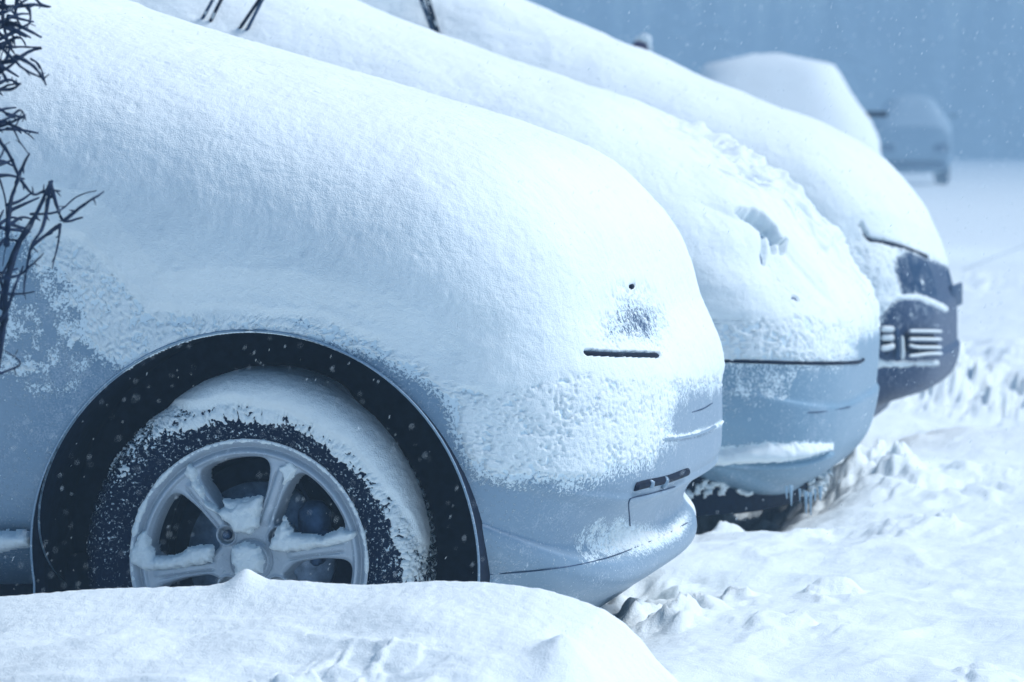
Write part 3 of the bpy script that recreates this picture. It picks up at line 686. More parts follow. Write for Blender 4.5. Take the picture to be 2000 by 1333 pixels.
# dark air dam set back under the bumper
vx = np.linspace(-1, 1, 60); m = MB(); fr = []
for k in vx:
    ang = k * 1.45; fr.append((-1.62 + .47 * math.cos(ang) ** .5 if math.cos(ang) > 0 else -1.62, car2.Yc + .72 * math.sin(ang) / math.sin(1.45)))
fr = np.array(fr)
rows = [(z_, o_) for z_, o_ in ((.27, .02), (.225, .01), (.21, .012), (.20, .004), (.165, 0.), (.16, -.01), (.16, -.25))]
Vd = np.array([[(x_ + o_, y_, z_) for z_, o_ in rows] for x_, y_ in fr]); mesh('air_dam', Vd.reshape(-1, 3), grid_faces(60, len(rows)), BLACK, root2)
for k in range(60):
    j = rng.randint(2, 40); p = np.array([fr[j][0] + .012, fr[j][1] - .012, rng.uniform(.17, .25)]); p[2] += (.235 - p[2]) * (.6 if j < 22 else 0)
    a_ = np.arange(0, 9) * 2 * math.pi / 9; rr_ = rng.uniform(.003, .013) * (1 + .35 * np.sin(a_ * 2 + k))
    inflate('clinging_snow', np.stack([p[0] + rr_ * np.cos(a_), p[2] + rr_ * .8 * np.sin(a_)], 1), p[1], rr_.mean() * .6, SNOW, root2, .003, .007, 300 + k)
# icicles under the bumper corner
for k, (px, y0, y1) in enumerate([(1536, 950, 975), (1545, 948, 988), (1562, 955, 982), (1574, 960, 1004), (1583, 962, 1007), (1592, 955, 980), (1602, 950, 978)]):
    a, b = at(px, y0, Y2 + .12), at(px + .5, y1, Y2 + .12); m = MB()
    m.tube([a + (b - a) * t for t in np.linspace(0, 1, 6)], np.linspace(.0042, .001, 6) * (1 + .3 * math.sin(k * 2.3)), 8); m.build('icicle', ICE, root2)
for sgn, a in ((-1, A2), (1, A2), (-1, A2r), (1, A2r)): simple_wheel(car2, root2, a[0], .32, sgn)
for rt, cr, zt_ in ((root1, car1, .30), (root2, car2, .30)):
    m = MB(); m.box(((-4.9 - 1.62) / 2, cr.Yc, (.12 + zt_) / 2), (3.28, 1.30, zt_ - .12), .03); m.build('underbody_blocker', BLACK, rt)  # added black box that blocks light shining through beneath the car
def wiper(root, pts, name='wiper', w1=.0045):
    wr = empty(name, (0, 0, 0), root)
    a, b = np.array(pts[0]), np.array(pts[1]); c_, d_ = np.array(pts[2]), np.array(pts[3])
    m = MB(); m.tube([a, a * .6 + b * .4, b], [w1 * 1.2, w1, w1 * .8], 6); m.build('wiper_arm', DARKM, wr)
    m = MB(); m.tube([c_, c_ * .5 + d_ * .5, d_], [w1 * .8, w1, w1], 6)
    for t in (.15, .45, .8): p = c_ * (1 - t) + d_ * t; q = a * (1 - t) + b * t; m.tube([p, p * .5 + q * .5, q], w1 * .5, 5)
    m.build('wiper_blade', BLACK, wr)
    for k in range(14):
        t = rng.uniform(.05, .95); p = (c_ if k % 2 else a) * (1 - t) + (d_ if k % 2 else b) * t + np.array([.002, -w1, .002])
        s_ = MB(); s_.tube([p, p + (d_ - c_) / np.linalg.norm(d_ - c_) * rng.uniform(.006, .02)], rng.uniform(.0012, .0025), 6)
        if k < 6: s_.build('rime', SNOW, wr)
yw = 9.26
wiper(root2, [at(345, 130, yw), at(448, -60, yw), at(362, 140, yw), at(462, -60, yw)])
wiper(root2, [at(432, 158, yw), at(548, -70, yw), at(404, 150, yw), at(520, -20, yw)])

# ================================================================== CAR 3
Y3 = 11.64; ys3 = Y3 + W1 + .40
root3 = tag(empty('parked_car', (-3.0, Y3 + W1, 0)), 'third car with dark front bumper, snow-filled grille slats and bare dark headlight', 'car', 'cars parked side by side in the snow')
nose3 = [(1690, 806), (1728, 800), (1745, 775), (1800, 756), (1848, 738), (1868, 700), (1871, 640), (1869, 590), (1862, 560), (1853, 520), (1838, 480), (1800, 405), (1752, 345), (1690, 292), (1600, 246), (1490, 205), (1400, 168), (1350, 146), (1290, 118), (1225, 92), (1110, 42), (1030, 0), (900, -60)]
car3 = Car(Y3, outer_pts(nose3, ys3), t1, n=4.6, xk=-1.80, zk=.66, bottom=.25, back=-5.4, roof=1.72); car3.paint = NAVY
A3 = np.array([A1[0] - .06, .32]); A3r = A3 - [2.6, 0]
HL3 = sxz([(1700, 470), (1760, 482), (1836, 500), (1850, 540), (1856, 575), (1760, 572), (1720, 560)], Y3)
zb3 = sxz([(1800, 590)], Y3)[0][1]
sp3 = [('headlight', LENSD, sp_head(HL3, True, car3)), ('headlight', LENSD, sp_head(HL3, False, car3)),
       ('bumper', NAVY, lambda u, v, c, n: (v < zb3) & (c[:, 0] > A3[0] + AR * .5)),
       ('windshield', GLASS, lambda u, v, c, n: (c[:, 0] < -2.5) & (c[:, 0] > -3.3) & (c[:, 2] > 1.2) & (n[:, 2] > .25) & (np.abs(c[:, 1] - car3.Yc) < .56)),
       ('hood', NAVY, lambda u, v, c, n: (n[:, 2] > .72) & (c[:, 0] > -2.5) & (c[:, 2] > .7))]
g3 = build_body(car3, root3, NAVY, [A3, A3r], AR, sp3, ds=dsb, dc=.010)
for a in (A3, A3r): arch_liner(car3, root3, a, AR)
FULL3 = sxz([(-200, 400), (1300, 560), (1560, 560), (1640, 520), (1672, 470), (1700, 462), (1760, 474), (1838, 486), (2000, 500), (2000, -500), (-500, -500)], Y3)
MOT3 = sxz([(1300, 500), (1300, 640), (1690, 640), (1722, 622), (1760, 578), (1755, 540), (1752, 500), (1770, 488), (1700, 460)], Y3)
HSP3 = sxz([(1745, 480), (1850, 500), (1852, 560), (1760, 560)], Y3)
LED3 = sxz([(1710, 590), (1760, 578), (1800, 577), (1880, 596)], Y3)
BOT3 = sxz([(1690, 700), (1720, 700), (1735, 706), (1850, 706), (1852, 712), (1770, 716), (1690, 718)], Y3)
GAP3 = sxz([(1677, 440), (1697, 464), (1760, 474), (1840, 490)], Y3)
SPK3 = sxz([(1730, 590), (1860, 600), (1860, 640), (1720, 640)], Y3)
def tf3(u, v, V, N):
    d = polysd(u, v, FULL3); wob = fbm(V, 12, 2, 271) * .010
    g = np.clip(.55 + (d + wob * .3) / .04, -1, 1)
    g = np.maximum(g, np.clip(.35 + (polysd(u, v, MOT3) + wob) / .05, -1, .52))
    s = polysd(u, v, HSP3); g = np.maximum(g, np.where(s > -.01, np.clip(.02 - (u - HSP3[0][0]) * .9, -.4, .2) + fbm(V, 30, 2, 5) * .35, -1))
    s = polysd(u, v, SPK3); g = np.maximum(g, np.where(s > -.01, -.12 + fbm(V, 34, 2, 6) * .55, -1))
    s = linesd(u, v, LED3) + .004 * perlin(V, 40, 2); g = np.maximum(g, .62 - (s / .016) ** 2)
    s = polysd(u, v, BOT3) + .004 * perlin(V, 40, 3); g = np.maximum(g, np.clip(.35 + s / .01, -1, .7))
    e = linesd(u, v, GAP3) + .001 * perlin(V, 60, 3); g = np.where(e < .005, -.6, g)
    full = .013 + .028 * sstep(.62, .97, V[:, 2]); full = full * np.clip(.3 + d / .10, .25, 1) + .004 * fbm(V, 6, 3, 205)
    crest = sstep(-1.75, -2.2, V[:, 0]) ; full = full + crest * .004 * fbm(V, 8, 3, 9)
    # the scoop the wind dug round the wiper foot
    dd = np.hypot((V[:, 0] - W3[0]) / .16, (V[:, 2] - W3[2]) / .11); full = full - .05 * np.exp(-dd ** 2) 
    full = np.maximum(full, .003)
    return np.where(V[:, 1] > car3.Yc + .55, np.minimum(full, .02), coverage_depth(g, V, full, .008, 211))
W3 = at(845, 60, Y3 + .45)
build_snow(car3, root3, tf3, ds=lambda m: .0055 if m[0] > -2.9 else .03, dc=.0055, arches=[A3, A3r], arch_r=AR); frost_on(car3, root3, tf3, .05)
strip(car3, g3, [(1677, 440), (1697, 464), (1760, 474), (1840, 490)], .0055, 'panel_gap', BLACK, root3, .0, 12)
wiper(root3, [at(857, 88, Y3 + .20), at(808, -40, Y3 + .26), at(862, 86, Y3 + .19), at(824, -40, Y3 + .25)], w1=.008)
# grille slats in the bumper: dark opening, slats capped with snow
strip(car3, g3, [(1765, 672), (1840, 672)], .052, 'grille_opening', BLACK, root3, -.034, 10)
strip(car3, g3, [(1722, 668), (1740, 668)], .045, 'grille_opening', BLACK, root3, -.030, 10)
for y_ in (648, 664, 680, 696):
    strip(car3, g3, [(1768, y_), (1842, y_)], .0055, 'grille_slat', NAVY, root3, .018, 10)
    strip(car3, g3, [(1770, y_ - 3), (1842, y_ - 3)], .0045, 'slat_snow', SNOW, root3, .023, 10)
for y_ in (645, 662, 682):
    strip(car3, g3, [(1718, y_), (1742, y_)], .006, 'grille_slat', NAVY, root3, .015, 6)
    strip(car3, g3, [(1718, y_ - 3), (1742, y_ - 3)], .009, 'slat_snow', SNOW, root3, .018, 6)
strip(car3, g3, [(1748, 640), (1750, 700)], .007, 'grille_divider', DARKM, root3, .016, 6)
strip(car3, g3, [(1757, 655), (1760, 700)], .006, 'slat_snow', SNOW, root3, .018, 6)
strip(car3, g3, [(1702, 732), (1704, 760), (1702, 795)], .0055, 'icicle', SNOW, root3, .006, 6)
m = MB(); a, b = at(1862, 555, ys3), at(1872, 600, ys3); m.box((a + b) / 2 + np.array([.0, .0, 0]), (.008, .42, .07)); m.build('number_plate', DARKM, root3)
for sgn, a in ((-1, A3), (1, A3), (-1, A3r), (1, A3r)): simple_wheel(car3, root3, a[0], .32, sgn)

# ================================================================== GROUND
def lumps(X, Y, cx, cy_, rx, ry, n, h0, seed, s0=.05):
    """broken clods of snow heaped in an elliptical patch"""
    m = np.hypot((X - cx) / rx, (Y - cy_) / ry); k = m < 1.5; out = np.zeros_like(X)
    if not k.any(): return out
    pp = np.stack([X[k], Y[k] * .6, 0 * X[k]], 1) ; f = .42 / s0
    pp = pp + s0 * .5 * np.stack([fbm(pp, f * 1.5, 2, seed + 50), fbm(pp, f * 1.5, 2, seed + 60), 0 * pp[:, 0]], 1)
    a = perlin(pp, f, seed) ; b = perlin(pp, f * 1.9, seed + 9); c = fbm(pp, f * 4, 3, seed + 19)
    q = .62 * sstep(-.02, .24, a + .10 * c) + .30 * sstep(.02, .22, b + .12 * c) + .05 * c
    out[k] = h0 * .95 * np.maximum(q, -.05) * (1 - sstep(.55, 1.25, m[k] + .3 * a)); return out
def gpt(px, py, z=.16):
    d = FW + RT * (px - 1000) / FPX - UP * (py - 666.5) / FPX; t = (z - CZ) / d[2]; return d[0] * t, d[1] * t
def ground_h(X, Y):
    P3 = np.stack([X, Y, 0 * X], 1)
    D = np.hypot(X, Y)
    h = .15 + .15 * sstep(20, 60, D) + .28 * sstep(60, 260, D)
    nearf = 1 - sstep(16, 30, D)
    h = h + .020 * fbm(P3, .9, 3, 1) * nearf + .014 * fbm(P3 * [1, .5, 1], 3.2, 2, 2) * nearf + .004 * fbm(P3 * [1, .6, 1], 10, 3, 4) * nearf + .07 * perlin(P3, .06, 6) * sstep(20, 50, D)
    ridge = 1 - np.abs(fbm(P3 * [1, .7, 1], 2.6, 3, 8)); h = h + .03 * np.clip(ridge - .72, 0, 1) * nearf
    # less snow under each car
    for cx1, yn in ((-1.12, Y1), (-1.12, Y2), (-1.15, Y3)):
        dx = cx1 - X; dy = np.minimum(Y - yn - .02, yn + 1.66 - Y); dd = np.minimum(dx, dy) + .05 * perlin(P3, 4, 12)
        h = h - (.12 if yn > 7 else .06) * sstep(-.10, .25, dd)
        h = h + .022 * sstep(.0, .1, dd) * np.clip(fbm(P3 * [1, .6, 1], 14, 3, 14), -.5, 1)
    # drifted crest before the far trough, beyond the second car's nose
    x0, y0 = gpt(1850, 836, .17)
    t = Y - y0 + .0 * X
    h = h + .02 * np.exp(-(t / .9) ** 2) * (X > -3) - .12 * sstep(.0, .12, t) * (1 - sstep(2.2, 3.6, t)) * sstep(.3, 1.6, X + 2.5)
    for (px, py, rx, ry, n, hh, seed, s0, z) in [
        (1290, 1195, .10, .22, 26, .045, 1, .035, .16), (1400, 1165, .09, .2, 12, .035, 2, .05, .16), (1210, 1170, .10, .2, 14, .02, 14, .03, .16),
        (1620, 1150, .06, .2, 6, .03, 3, .05, .16), (1550, 1215, .12, .2, 9, .018, 4, .04, .16), (1330, 1215, .05, .12, 10, .03, 24, .022, .16),
        (1660, 960, .22, .5, 26, .06, 5, .06, .12), (1740, 915, .08, .25, 6, .07, 6, .05, .14), (1830, 950, .25, .6, 22, .035, 7, .07, .15),
        (1500, 990, .4, .5, 40, .04, 8, .06, .08), (1450, 940, .4, .4, 26, .05, 18, .07, .05),
        (1790, 796, .35, .6, 44, .14, 9, .07, .03), (1920, 800, .3, .6, 26, .08, 10, .06, .05), (1660, 810, .3, .5, 26, .07, 16, .08, .03),
        (1920, 1320, .06, .1, 5, .04, 11, .05, .16), (1790, 1035, .12, .25, 8, .03, 12, .06, .16), (1640, 1040, .16, .2, 8, .02, 15, .06, .16),
        (1420, 1022, .05, .06, 3, .035, 13, .05, .16), (1900, 560, .9, 2.5, 40, .06, 17, .2, .15), (1950, 700, .5, 1.5, 30, .05, 19, .12, .15)]:
        cx_, cy_ = gpt(px, py, z); h = h + lumps(X, Y, cx_, cy_, rx, ry, n, hh, seed, s0)
    h = h + .0015 * fbm(P3, 40, 2, 33) * nearf
    return h
def axis(segs):
    out = []
    for a, b, d in segs: out.append(np.arange(a, b, d))
    return np.concatenate(out + [[segs[-1][1]]])
xs = axis([(-400, -60, 20), (-60, -12, 2), (-12, -3.2, .12), (-3.2, -2.3, .02), (-2.3, .65, .005), (.65, 2, .03), (2, 12, .4), (12, 60, 4), (60, 400, 20)])
yy = [-400, -300, -200, -120, -60, -30, -12, -5, 0, 3, 5, 6.0]; yv = 6.2
while yv < 400: yy.append(yv); yv += max(.010, 2.4 * yv * yv / 7900) if yv < 40 else yv * .08
yy = np.array(yy); GX, GY = np.meshgrid(xs, yy, indexing='ij')
H = ground_h(GX.ravel(), GY.ravel())
tag(mesh('snow_ground', np.stack([GX.ravel(), GY.ravel(), H], 1), grid_faces(len(xs), len(yy)), GSNOW), kind='structure')

# ---- the bank piled up in front of the first car ------------------------------
YB = 5.95
crest = np.array([at(a, b, YB)[[0, 2]] for a, b in [(-900, 1190), (-400, 1180), (0, 1166), (60, 1161), (200, 1150), (330, 1147), (440, 1144), (520, 1142), (600, 1140), (720, 1143), (850, 1135), (940, 1137), (1000, 1143), (1060, 1152), (1110, 1166), (1170, 1188), (1205, 1212), (1232, 1238), (1262, 1278), (1290, 1306), (1330, 1345), (1380, 1420), (1450, 1500)]])
bx = axis([(-8, -2.4, .05), (-2.4, -.55, .0035), (-.55, .5, .02)]); by = axis([(3.2, 4.9, .06), (4.9, 6.5, .007)])
BX, BY = [k.ravel() for k in np.meshgrid(bx, by, indexing='ij')]
P3 = np.stack([BX, BY, 0 * BX], 1)
# the pixel line sweeps with depth: hold it at the crest and let the bank run parallel to the car
cz_ = np.interp(BX, crest[:, 0], crest[:, 1]) 
tb = BY - YB
hb = cz_ + np.where(tb > 0, -.9 * tb ** 2 - .12 * tb, .155 * tb + .0 * tb)
peak = np.exp(-(((BX - at(480, 1100, YB)[0]) / .022) ** 2 + ((BY - YB) / .05) ** 2) ** .8); hb = hb + .021 * peak + .006 * np.exp(-(((BX - at(530, 1100, YB)[0]) / .07) ** 2 + ((BY - YB) / .10) ** 2))
hb = hb + sstep(.0, .25, -tb) * (.022 * fbm(P3, 3.0, 2, 90) + .006 * fbm(P3, 9, 2, 91)) + .0014 * fbm(P3, 60, 3, 92)
rdg = 1 - np.abs(perlin(P3 * [.7, 1.6, 1], 4.2, 94)); hb = hb + .007 * np.clip(rdg - .8, 0, 1) * 4 * sstep(.05, .3, -tb)
def bump_at(px, py, Y, rx, ry, h):
    p = at(px, py, Y); return h * np.exp(-(((BX - p[0]) / rx) ** 2 + ((BY - Y) / ry) ** 2) ** 1.4)
hb = hb + bump_at(1135, 1240, 5.6, .065, .11, .045) + bump_at(1040, 1310, 5.35, .10, .12, .02)
hb = hb + lumps(BX, BY, at(740, 1270, 5.5)[0], 5.5, .12, .14, 9, .018, 61, .040) + lumps(BX, BY, at(560, 1310, 5.42)[0], 5.40, .06, .06, 4, .045, 62, .035) + lumps(BX, BY, at(760, 1320, 5.3)[0], 5.3, .10, .05, 4, .022, 63, .03)
hb = np.maximum(hb, .02)
tag(mesh('snow_bank', np.stack([BX, BY, hb], 1), grid_faces(len(bx), len(by)), GSNOW), 'rounded bank of drifted snow burying the lower half of the nearest car\'s wheel', 'snow bank')

# ================================================================== BUSH
bush = tag(empty('bare_bush', (*at(-120, 1100, 5.3)[:2], .15)), 'bare dark twiggy bush at the left edge in front of the nearest car', 'bush')
twigs = [
 ([(-60, 760), (5, 640), (12, 560), (40, 470), (70, 420), (100, 355), (92, 380)], .0042), ([(98, 356), (110, 400), (125, 432), (160, 425)], .0030), ([(125, 432), (165, 400), (203, 375)], .0024),
 ([(60, 418), (110, 415), (150, 385), (188, 372)], .0016), ([(12, 480), (20, 400), (40, 335), (57, 300)], .0036), ([(-40, 235), (10, 290), (40, 350), (65, 380), (90, 372), (118, 374)], .0026),
 ([(5, 600), (25, 500), (60, 440), (98, 360)], .0046), ([(98, 365), (85, 440), (62, 480), (50, 540), (46, 575)], .0026), ([(118, 440), (70, 475), (60, 490)], .0026), ([(118, 440), (112, 480), (102, 525)], .0018),
 ([(-30, 545), (30, 540), (60, 520), (85, 495)], .0022), ([(-20, 570), (30, 575), (68, 570)], .0018), ([(0, 730), (40, 710), (0, 680)], .0016), ([(-30, 640), (5, 620), (30, 560), (45, 520)], .003),
 ([(-40, 260), (20, 240), (50, 225), (36, 235)], .0020), ([(-30, 240), (10, 235), (40, 215), (50, 235)], .0022), ([(10, 238), (45, 255), (66, 272)], .0018), ([(18, 235), (35, 270), (55, 300)], .0014),
 ([(-30, 175), (20, 175), (40, 163)], .0030), ([(-30, 190), (15, 168), (38, 164)], .0022), ([(-40, 60), (0, 90), (40, 130), (80, 152)], .0026), ([(-40, 125), (20, 120), (60, 100), (80, 95)], .0032), ([(-40, 95), (30, 92), (80, 93)], .0022),
 ([(30, 110), (60, 125), (82, 150), (90, 166)], .0026), ([(60, 115), (78, 130), (90, 166)], .0016), ([(-50, 45), (10, 45), (45, 55), (80, 73)], .0040), ([(-40, 12), (20, 14), (60, 10), (98, 14)], .0034), ([(60, -20), (75, 5), (95, 13)], .0022),
 ([(-30, 30), (20, 20), (70, -15)], .0030), ([(10, -20), (5, 30), (15, 80), (28, 105)], .0030), ([(40, -20), (30, 20), (40, 50)], .0030), ([(55, 10), (60, 35), (50, 60)], .0020), ([(-20, 110), (20, 80), (40, 75), (50, 90)], .0024),
 ([(-20, 150), (20, 130), (45, 110), (80, 92)], .0022), ([(15, 160), (0, 130), (5, 100)], .002), ([(20, 60), (28, 85), (30, 95)], .0016), ([(-30, 340), (5, 300), (0, 270)], .0018), ([(-10, 330), (8, 380), (14, 450), (5, 520)], .0014),
 ([(-60, 900), (-20, 760), (0, 690), (12, 600)], .0055), ([(-80, 1150), (-70, 950), (-55, 700), (-45, 400), (-40, 100), (-45, -80)], .008), ([(-45, 420), (-20, 480), (5, 560)], .004), ([(-45, 100), (-20, 60), (10, 40)], .004), ([(-45, 300), (-20, 250), (10, 238)], .004)]
for k, (pl, r_) in enumerate(twigs):
    pl = smooth_curve(pl, 5); dep = 5.32 + .10 * math.sin(k * 2.4)
    pts = np.array([at(a, b, dep + .03 * math.sin(j * .5 + k)) for j, (a, b) in enumerate(pl)])
    pts += .0010 * np.stack([perlin(pts, 45, 1), perlin(pts, 45, 2), perlin(pts, 45, 3)], 1)
    rr_ = r_ * 1.1 * np.linspace(1.1, .38, len(pts)) * (1 + .25 * perlin(pts, 90, 5)); m = MB(); m.tube(pts, rr_, 7)
    for j in range(3, len(pts) - 2, 4):          # buds and short side spurs
        q = rng.normal(0, 1, 3); q /= np.linalg.norm(q); m.tube([pts[j], pts[j] + q * .006, pts[j] + q * .011], [rr_[j] * .8, rr_[j] * .6, .0006], 5)
    m.build('branch', TWIG, bush)
for k in range(70):                                # the rest of the bush, mostly beyond the left edge
    p0 = at(-60 - rng.uniform(0, 260), rng.uniform(-60, 1000), 5.3 + rng.uniform(-.2, .2)); q = rng.normal(0, 1, 3); q[2] = abs(q[2]) * .8; q /= np.linalg.norm(q)
    q[0] -= .5 
    L = rng.uniform(.05, .14); pts = [p0 + q * L * t + .006 * rng.normal(0, 1, 3) for t in np.linspace(0, 1, 6)]; m = MB(); m.tube(pts, np.linspace(.003, .001, 6), 6); m.build('branch', TWIG, bush)
for k in range(7):
    b0 = Vector(bush.location); p1 = at(-60 - k * 45, -80, 5.3 + .1 * math.sin(k)); m = MB()
    ts = np.linspace(0, 1, 9); m.tube([np.array(b0) * (1 - t) + p1 * t + np.array([.02 * math.sin(t * 5 + k), .02 * math.cos(t * 4 + k), 0]) for t in ts], np.linspace(.012, .005, 9), 8); m.build('stem', TWIG, bush)

# ================================================================== BACKGROUND
for k in range(46):                                # dense tangle along the frame's edge
    cx0, cy0 = [(0, 20), (10, 90), (5, 165), (15, 240), (0, 330), (20, 470), (30, 420), (5, 560), (0, 120), (20, 60)][k % 10]
    a0 = rng.uniform(-.5, 1.1); L = rng.uniform(30, 70); px0, py0 = cx0 + rng.uniform(-45, 0), cy0 + rng.uniform(-30, 30)
    pl = smooth_curve([(px0, py0), (px0 + L * .5 * math.cos(a0), py0 - L * .5 * math.sin(a0) + rng.uniform(-5, 5)), (px0 + L * math.cos(a0 + .1), py0 - L * math.sin(a0 - rng.uniform(-.1, .5)))], 4)
    dep = 5.35 + rng.uniform(-.12, .15); m = MB(); m.tube([at(a, b, dep + .01 * j) for j, (a, b) in enumerate(pl)], np.linspace(.0030, .0012, len(pl)), 6); m.build('branch', TWIG, bush)

def gz(x, y): return float(ground_h(np.array([x]), np.array([y]))[0])
def loft(name, secs, mat, root, n=40, e=3.0):
    """super-elliptic sections: (y, cx, cz, half width, half height)"""
    a = np.arange(n) * 2 * math.pi / n; ca, sa = np.cos(a), np.sin(a)
    V = []
    for (y, cx_, cz2, hw, hh) in secs: V += [(cx_ + hw * math.copysign(abs(c) ** (2 / e), c), y, cz2 + hh * math.copysign(abs(s_) ** (2 / e), s_)) for c, s_ in zip(ca, sa)]
    V = np.array(V); k = len(secs); idx = np.arange(k * n).reshape(k, n); i2 = np.roll(idx, -1, 1)
    F = [np.stack([idx[:-1].ravel(), i2[:-1].ravel(), i2[1:].ravel(), idx[1:].ravel()], 1)]
    V = np.concatenate([V, [[secs[0][1], secs[0][0], secs[0][2]], [secs[-1][1], secs[-1][0], secs[-1][2]]]])
    F.append(np.array([[k * n, i2[0][j], idx[0][j]] for j in range(n)] + [[k * n + 1, idx[-1][j], i2[-1][j]] for j in range(n)]))
    return mesh(name, V, F, mat, root)
def far_car(px, Y, half_w, top_y, belt_y, roof_hw, label, cat, name, body_mat, faint=False, rot=R(7.4), mo=.09):
    c = at(px, 300, Y); g = gz(c[0], Y); zt = at(px, top_y, Y)[2]; zbelt = at(px, belt_y, Y)[2]
    root = tag(empty(name, (c[0], Y + 2, g)), label, cat)
    x = c[0]
    loft('body', [(Y, x, (g + .25 + zbelt) / 2, half_w * .9, (zbelt - g - .25) / 2 * .8), (Y + .12, x, (g + .25 + zbelt) / 2, half_w, (zbelt - g - .25) / 2), (Y + 1.4, x, (g + .25 + zbelt) / 2 + .04, half_w, (zbelt - g - .25) / 2 + .04), (Y + 4, x, (g + .25 + zbelt) / 2 + .05, half_w, (zbelt - g - .25) / 2), (Y + 4.3, x, (g + .25 + zbelt) / 2, half_w * .85, (zbelt - g - .25) / 2 * .8)], body_mat, root, e=4)
    # cabin and its thick coat of snow: sections stacked upward
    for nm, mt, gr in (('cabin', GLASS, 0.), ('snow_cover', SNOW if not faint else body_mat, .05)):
        ks = 12; n = 56; V = []; hgt = zt - zbelt + .22
        for j in range(ks):
            t = j / (ks - 1); z = zbelt - .22 + hgt * t - (.05 - gr) * (t > .5)
            q = sstep(.12, 1.0, t); hw = (half_w * .99) * (1 - q) + roof_hw * q; rnd = math.sqrt(max(0, 1 - max(0, (t - .86) / .145) ** 2)) if t > .86 else 1
            y0 = Y + .15 + 1.15 * t; y1 = Y + 4.1 - .5 * t; hl = (y1 - y0) / 2
            for k in range(n):
                a = 2 * math.pi * k / n; ca, sa = math.cos(a), math.sin(a)
                V.append((x + (hw + gr) * rnd * math.copysign(abs(ca) ** .5, ca), (y0 + y1) / 2 + (hl + gr) * (.9 + .1 * rnd) * math.copysign(abs(sa) ** .4, sa), z))
        V = np.array(V); V += (.012 * fbm(V, 3, 3, 7))[:, None] if gr else 0
        idx = np.arange(ks * n).reshape(ks, n); i2 = np.roll(idx, -1, 1); F = [np.stack([idx[:-1].ravel(), i2[:-1].ravel(), i2[1:].ravel(), idx[1:].ravel()], 1)]
        top = V[-n:].mean(0) + [0, 0, .01]; V = np.concatenate([V, [top]]); F.append(np.array([[ks * n, idx[-1][j], i2[-1][j]] for j in range(n)]))
        mesh(nm, V, F, mt, root)
    for s_ in (-1, 1):
        m = MB(); m.box((x + s_ * (half_w + mo), Y + 1.25, zbelt + .16), (.17, .10, .045)); m.build('side_mirror', BLACK, root)
        m = MB(); m.box((x + s_ * half_w * .72, Y - .0, (g + zbelt) / 2 + .12), (half_w * .4, .08, .16)); m.build('headlight', LENS, root)
        for yy_ in (Y + .8, Y + 3.4):
            prof = [(.001, .0), (.2, .0), (.31, .03), (.32, .1), (.31, .2), (.001, .22)]
            a = np.arange(32) * 2 * math.pi / 32; pr = np.array(prof)
            V = np.stack([x + s_ * (half_w - .02 - pr[None, :, 1]) + 0 * a[:, None], yy_ + pr[None, :, 0] * np.cos(a)[:, None], g + .32 + pr[None, :, 0] * np.sin(a)[:, None]], 2)
            mesh('wheel', V.reshape(-1, 3), grid_faces(32, len(prof), True), RUBBER, root)
    m = MB(); m.box((x, Y - .03, g + .42), (half_w * 1.7, .14, .16), .04); m.build('bumper', DARKM, root)
    root.rotation_euler.z = rot
    return root
far_car(1437, 30.5, .84, 97, 262, .49, 'van facing the camera, wholly coated in smooth snow, behind the parked row', 'van', 'snow_covered_van', SNOW, mo=.0)
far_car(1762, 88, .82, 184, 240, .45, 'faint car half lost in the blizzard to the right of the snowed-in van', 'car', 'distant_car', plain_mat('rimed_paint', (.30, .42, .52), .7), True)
# small red shape of unknown kind with a cap of snow; its support is made up
p = at(1252, 100, 19.5); mp = tag(empty('red_shape', (p[0], 19.5, gz(p[0], 19.5))), 'dull red shape of unknown kind poking up behind the third car, snow clinging to it', 'post')
m = MB(); m.tube([(p[0], 19.5, gz(p[0], 19.5) - .05), (p[0], 19.5, 1.1), (p[0], 19.5, p[2] - .02)], [.03, .028, .028], 12); m.build('pole', DARKM, mp)
m = MB(); m.box((p[0], 19.5, p[2] + .015), (.085, .06, .075), .02); m.build('red_head', RED, mp)
pc = at(1264, 74, 19.5); a_ = np.arange(12) * 2 * math.pi / 12
m = MB(); m.tube(smooth_curve([(p[0] - .025, 19.5, p[2] + .055), (p[0] + .01, 19.48, p[2] + .065), (p[0] + .04, 19.47, p[2] + .05), (p[0] + .05, 19.47, p[2] + .0)], 5), [.012] * 5 + [.02] * 6 + [.01] * 5, 10); m.build('snow_cap', SNOW, mp)

# far woods: one dim mass of conifers, plus an unseen ring added to block low sky light
m = MB(); r_ = np.random.RandomState(5)
for k in range(900):
    ang = R(r_.uniform(-35, 15) if k < 520 else r_.uniform(-180, 180)); D = r_.uniform(250, 345); x, y = D * math.sin(ang), D * math.cos(ang); z0 = gz(x, y) - .3; h = r_.uniform(10, 13.5); wd = h * r_.uniform(.22, .36)
    m.tube([(x, y, z0), (x, y, z0 + h * .98)], [.16, .03], 5)
    for t in np.linspace(.08, .97, 13):
        n = 9; a = np.arange(n) * 2 * math.pi / n + r_.uniform(0, 6); rr_ = wd * (1 - t) * r_.uniform(.8, 1.25, n) * np.where(np.arange(n) % 2, 1.15, .6) + .1
        zt_ = z0 + h * (t + .10); zb_ = z0 + h * t - .25 * rr_
        V = np.concatenate([[[x, y, zt_]], np.stack([x + rr_ * np.cos(a), y + rr_ * np.sin(a), zb_], 1)])
        m.add(V, [[0, 1 + j, 1 + (j + 1) % n] for j in range(n)])
tag(m.build('far_woods', WOOD, None, False), 'dim dark treeline lost in blowing snow', kind='stuff')

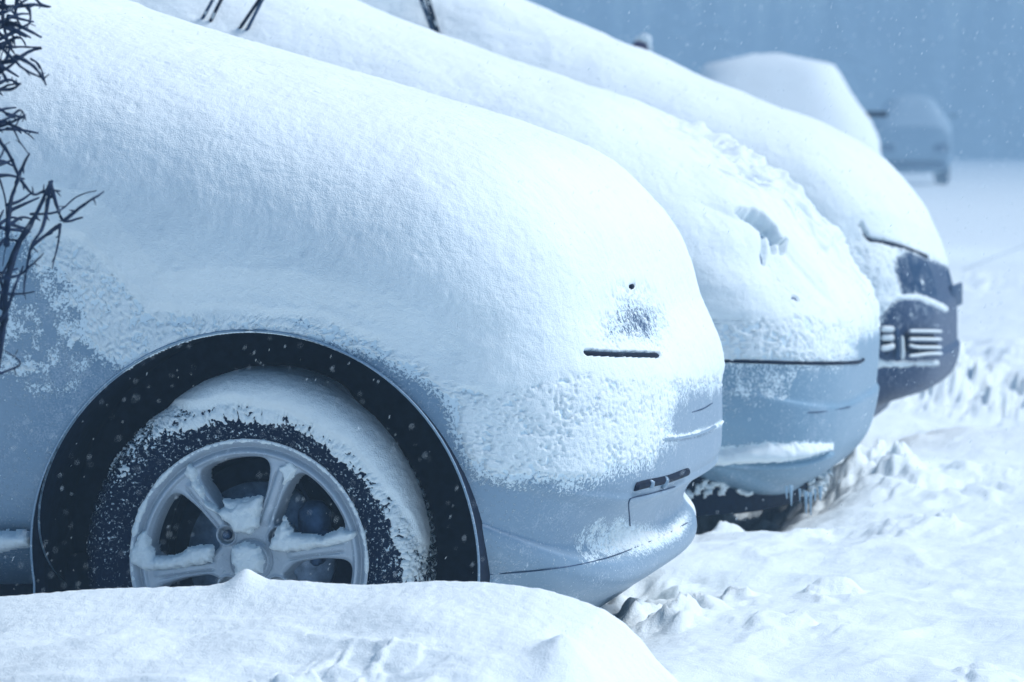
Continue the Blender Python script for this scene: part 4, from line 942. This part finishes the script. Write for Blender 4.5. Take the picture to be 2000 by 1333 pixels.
# ================================================================== FALLING SNOW
r_ = np.random.RandomState(11); m = MB()
ico = np.array([(0, 0, 1.), (.9, 0, .1), (-.4, .8, .1), (-.5, -.8, -.1), (.3, .4, -.8), (0, 0, -1.)])
octa = np.array([(1, 0, 0), (-1, 0, 0), (0, 1, 0), (0, -1, 0), (0, 0, 1), (0, 0, -1)], float); OF = np.array([[0, 2, 4], [2, 1, 4], [1, 3, 4], [3, 0, 4], [2, 0, 5], [1, 2, 5], [3, 1, 5], [0, 3, 5]])
NF = 26000
for k in range(NF):
    D = 4.0 + 30 * r_.uniform(0, 1) ** 1.3; px = r_.uniform(-500, 2500); py = r_.uniform(-250, 1450)
    d = FW + RT * (px - 1000) / FPX - UP * (py - 666.5) / FPX; p = np.array([0, 0, CZ]) + d * D
    if p[2] < .3: continue
    s_ = r_.uniform(.0005, .0014) * (.62 if D < 8 else 1) * (1 if D < 12 else 1.7); ln = s_ * r_.uniform(1.2, 5.0); th = R(-28 + r_.normal(0, 10)); a1 = r_.uniform(0, 3.14)
    ax = np.array([-math.sin(th), 0, math.cos(th)]); side = np.array([math.cos(th), 0, math.sin(th)])
    for a2 in (a1, a1 + 1.5):
        n1 = math.cos(a2) * side + math.sin(a2) * np.array([0, 1., 0]); w_ = s_ * r_.uniform(.5, .9)
        m.add(np.array([p + ax * ln, p + n1 * w_ + ax * ln * .2, p - ax * ln, p - n1 * w_ * .8 - ax * ln * .15]), [[0, 1, 2, 3]])
tag(m.build('falling_snow', FLAKE), 'snowflakes blowing through the air', kind='stuff')

# ================================================================== HAZE
m = bpy.data.materials.new('haze'); m.use_nodes = True; nt = m.node_tree; nt.nodes.clear()
pv = nt.nodes.new('ShaderNodeVolumePrincipled'); pv.inputs['Density'].default_value = .0088; pv.inputs['Color'].default_value = (.30, .46, .61, 1); pv.inputs['Anisotropy'].default_value = .2
ou = nt.nodes.new('ShaderNodeOutputMaterial'); nt.links.new(pv.outputs[0], ou.inputs['Volume'])
hb_ = MB(); x0, x1, y0, y1, z0, z1 = -402, 402, -402, 402, -1.5, 15
V = np.array([(x, y, z) for x in (x0, x1) for y in (y0, y1) for z in (z0, z1)], float)
Fb = np.array([[0, 1, 3, 2], [4, 6, 7, 5], [0, 4, 5, 1], [2, 3, 7, 6], [0, 2, 6, 4], [1, 5, 7, 3]])
tag(mesh('haze', V, Fb, m, None, False), 'blowing snow haze', kind='stuff')
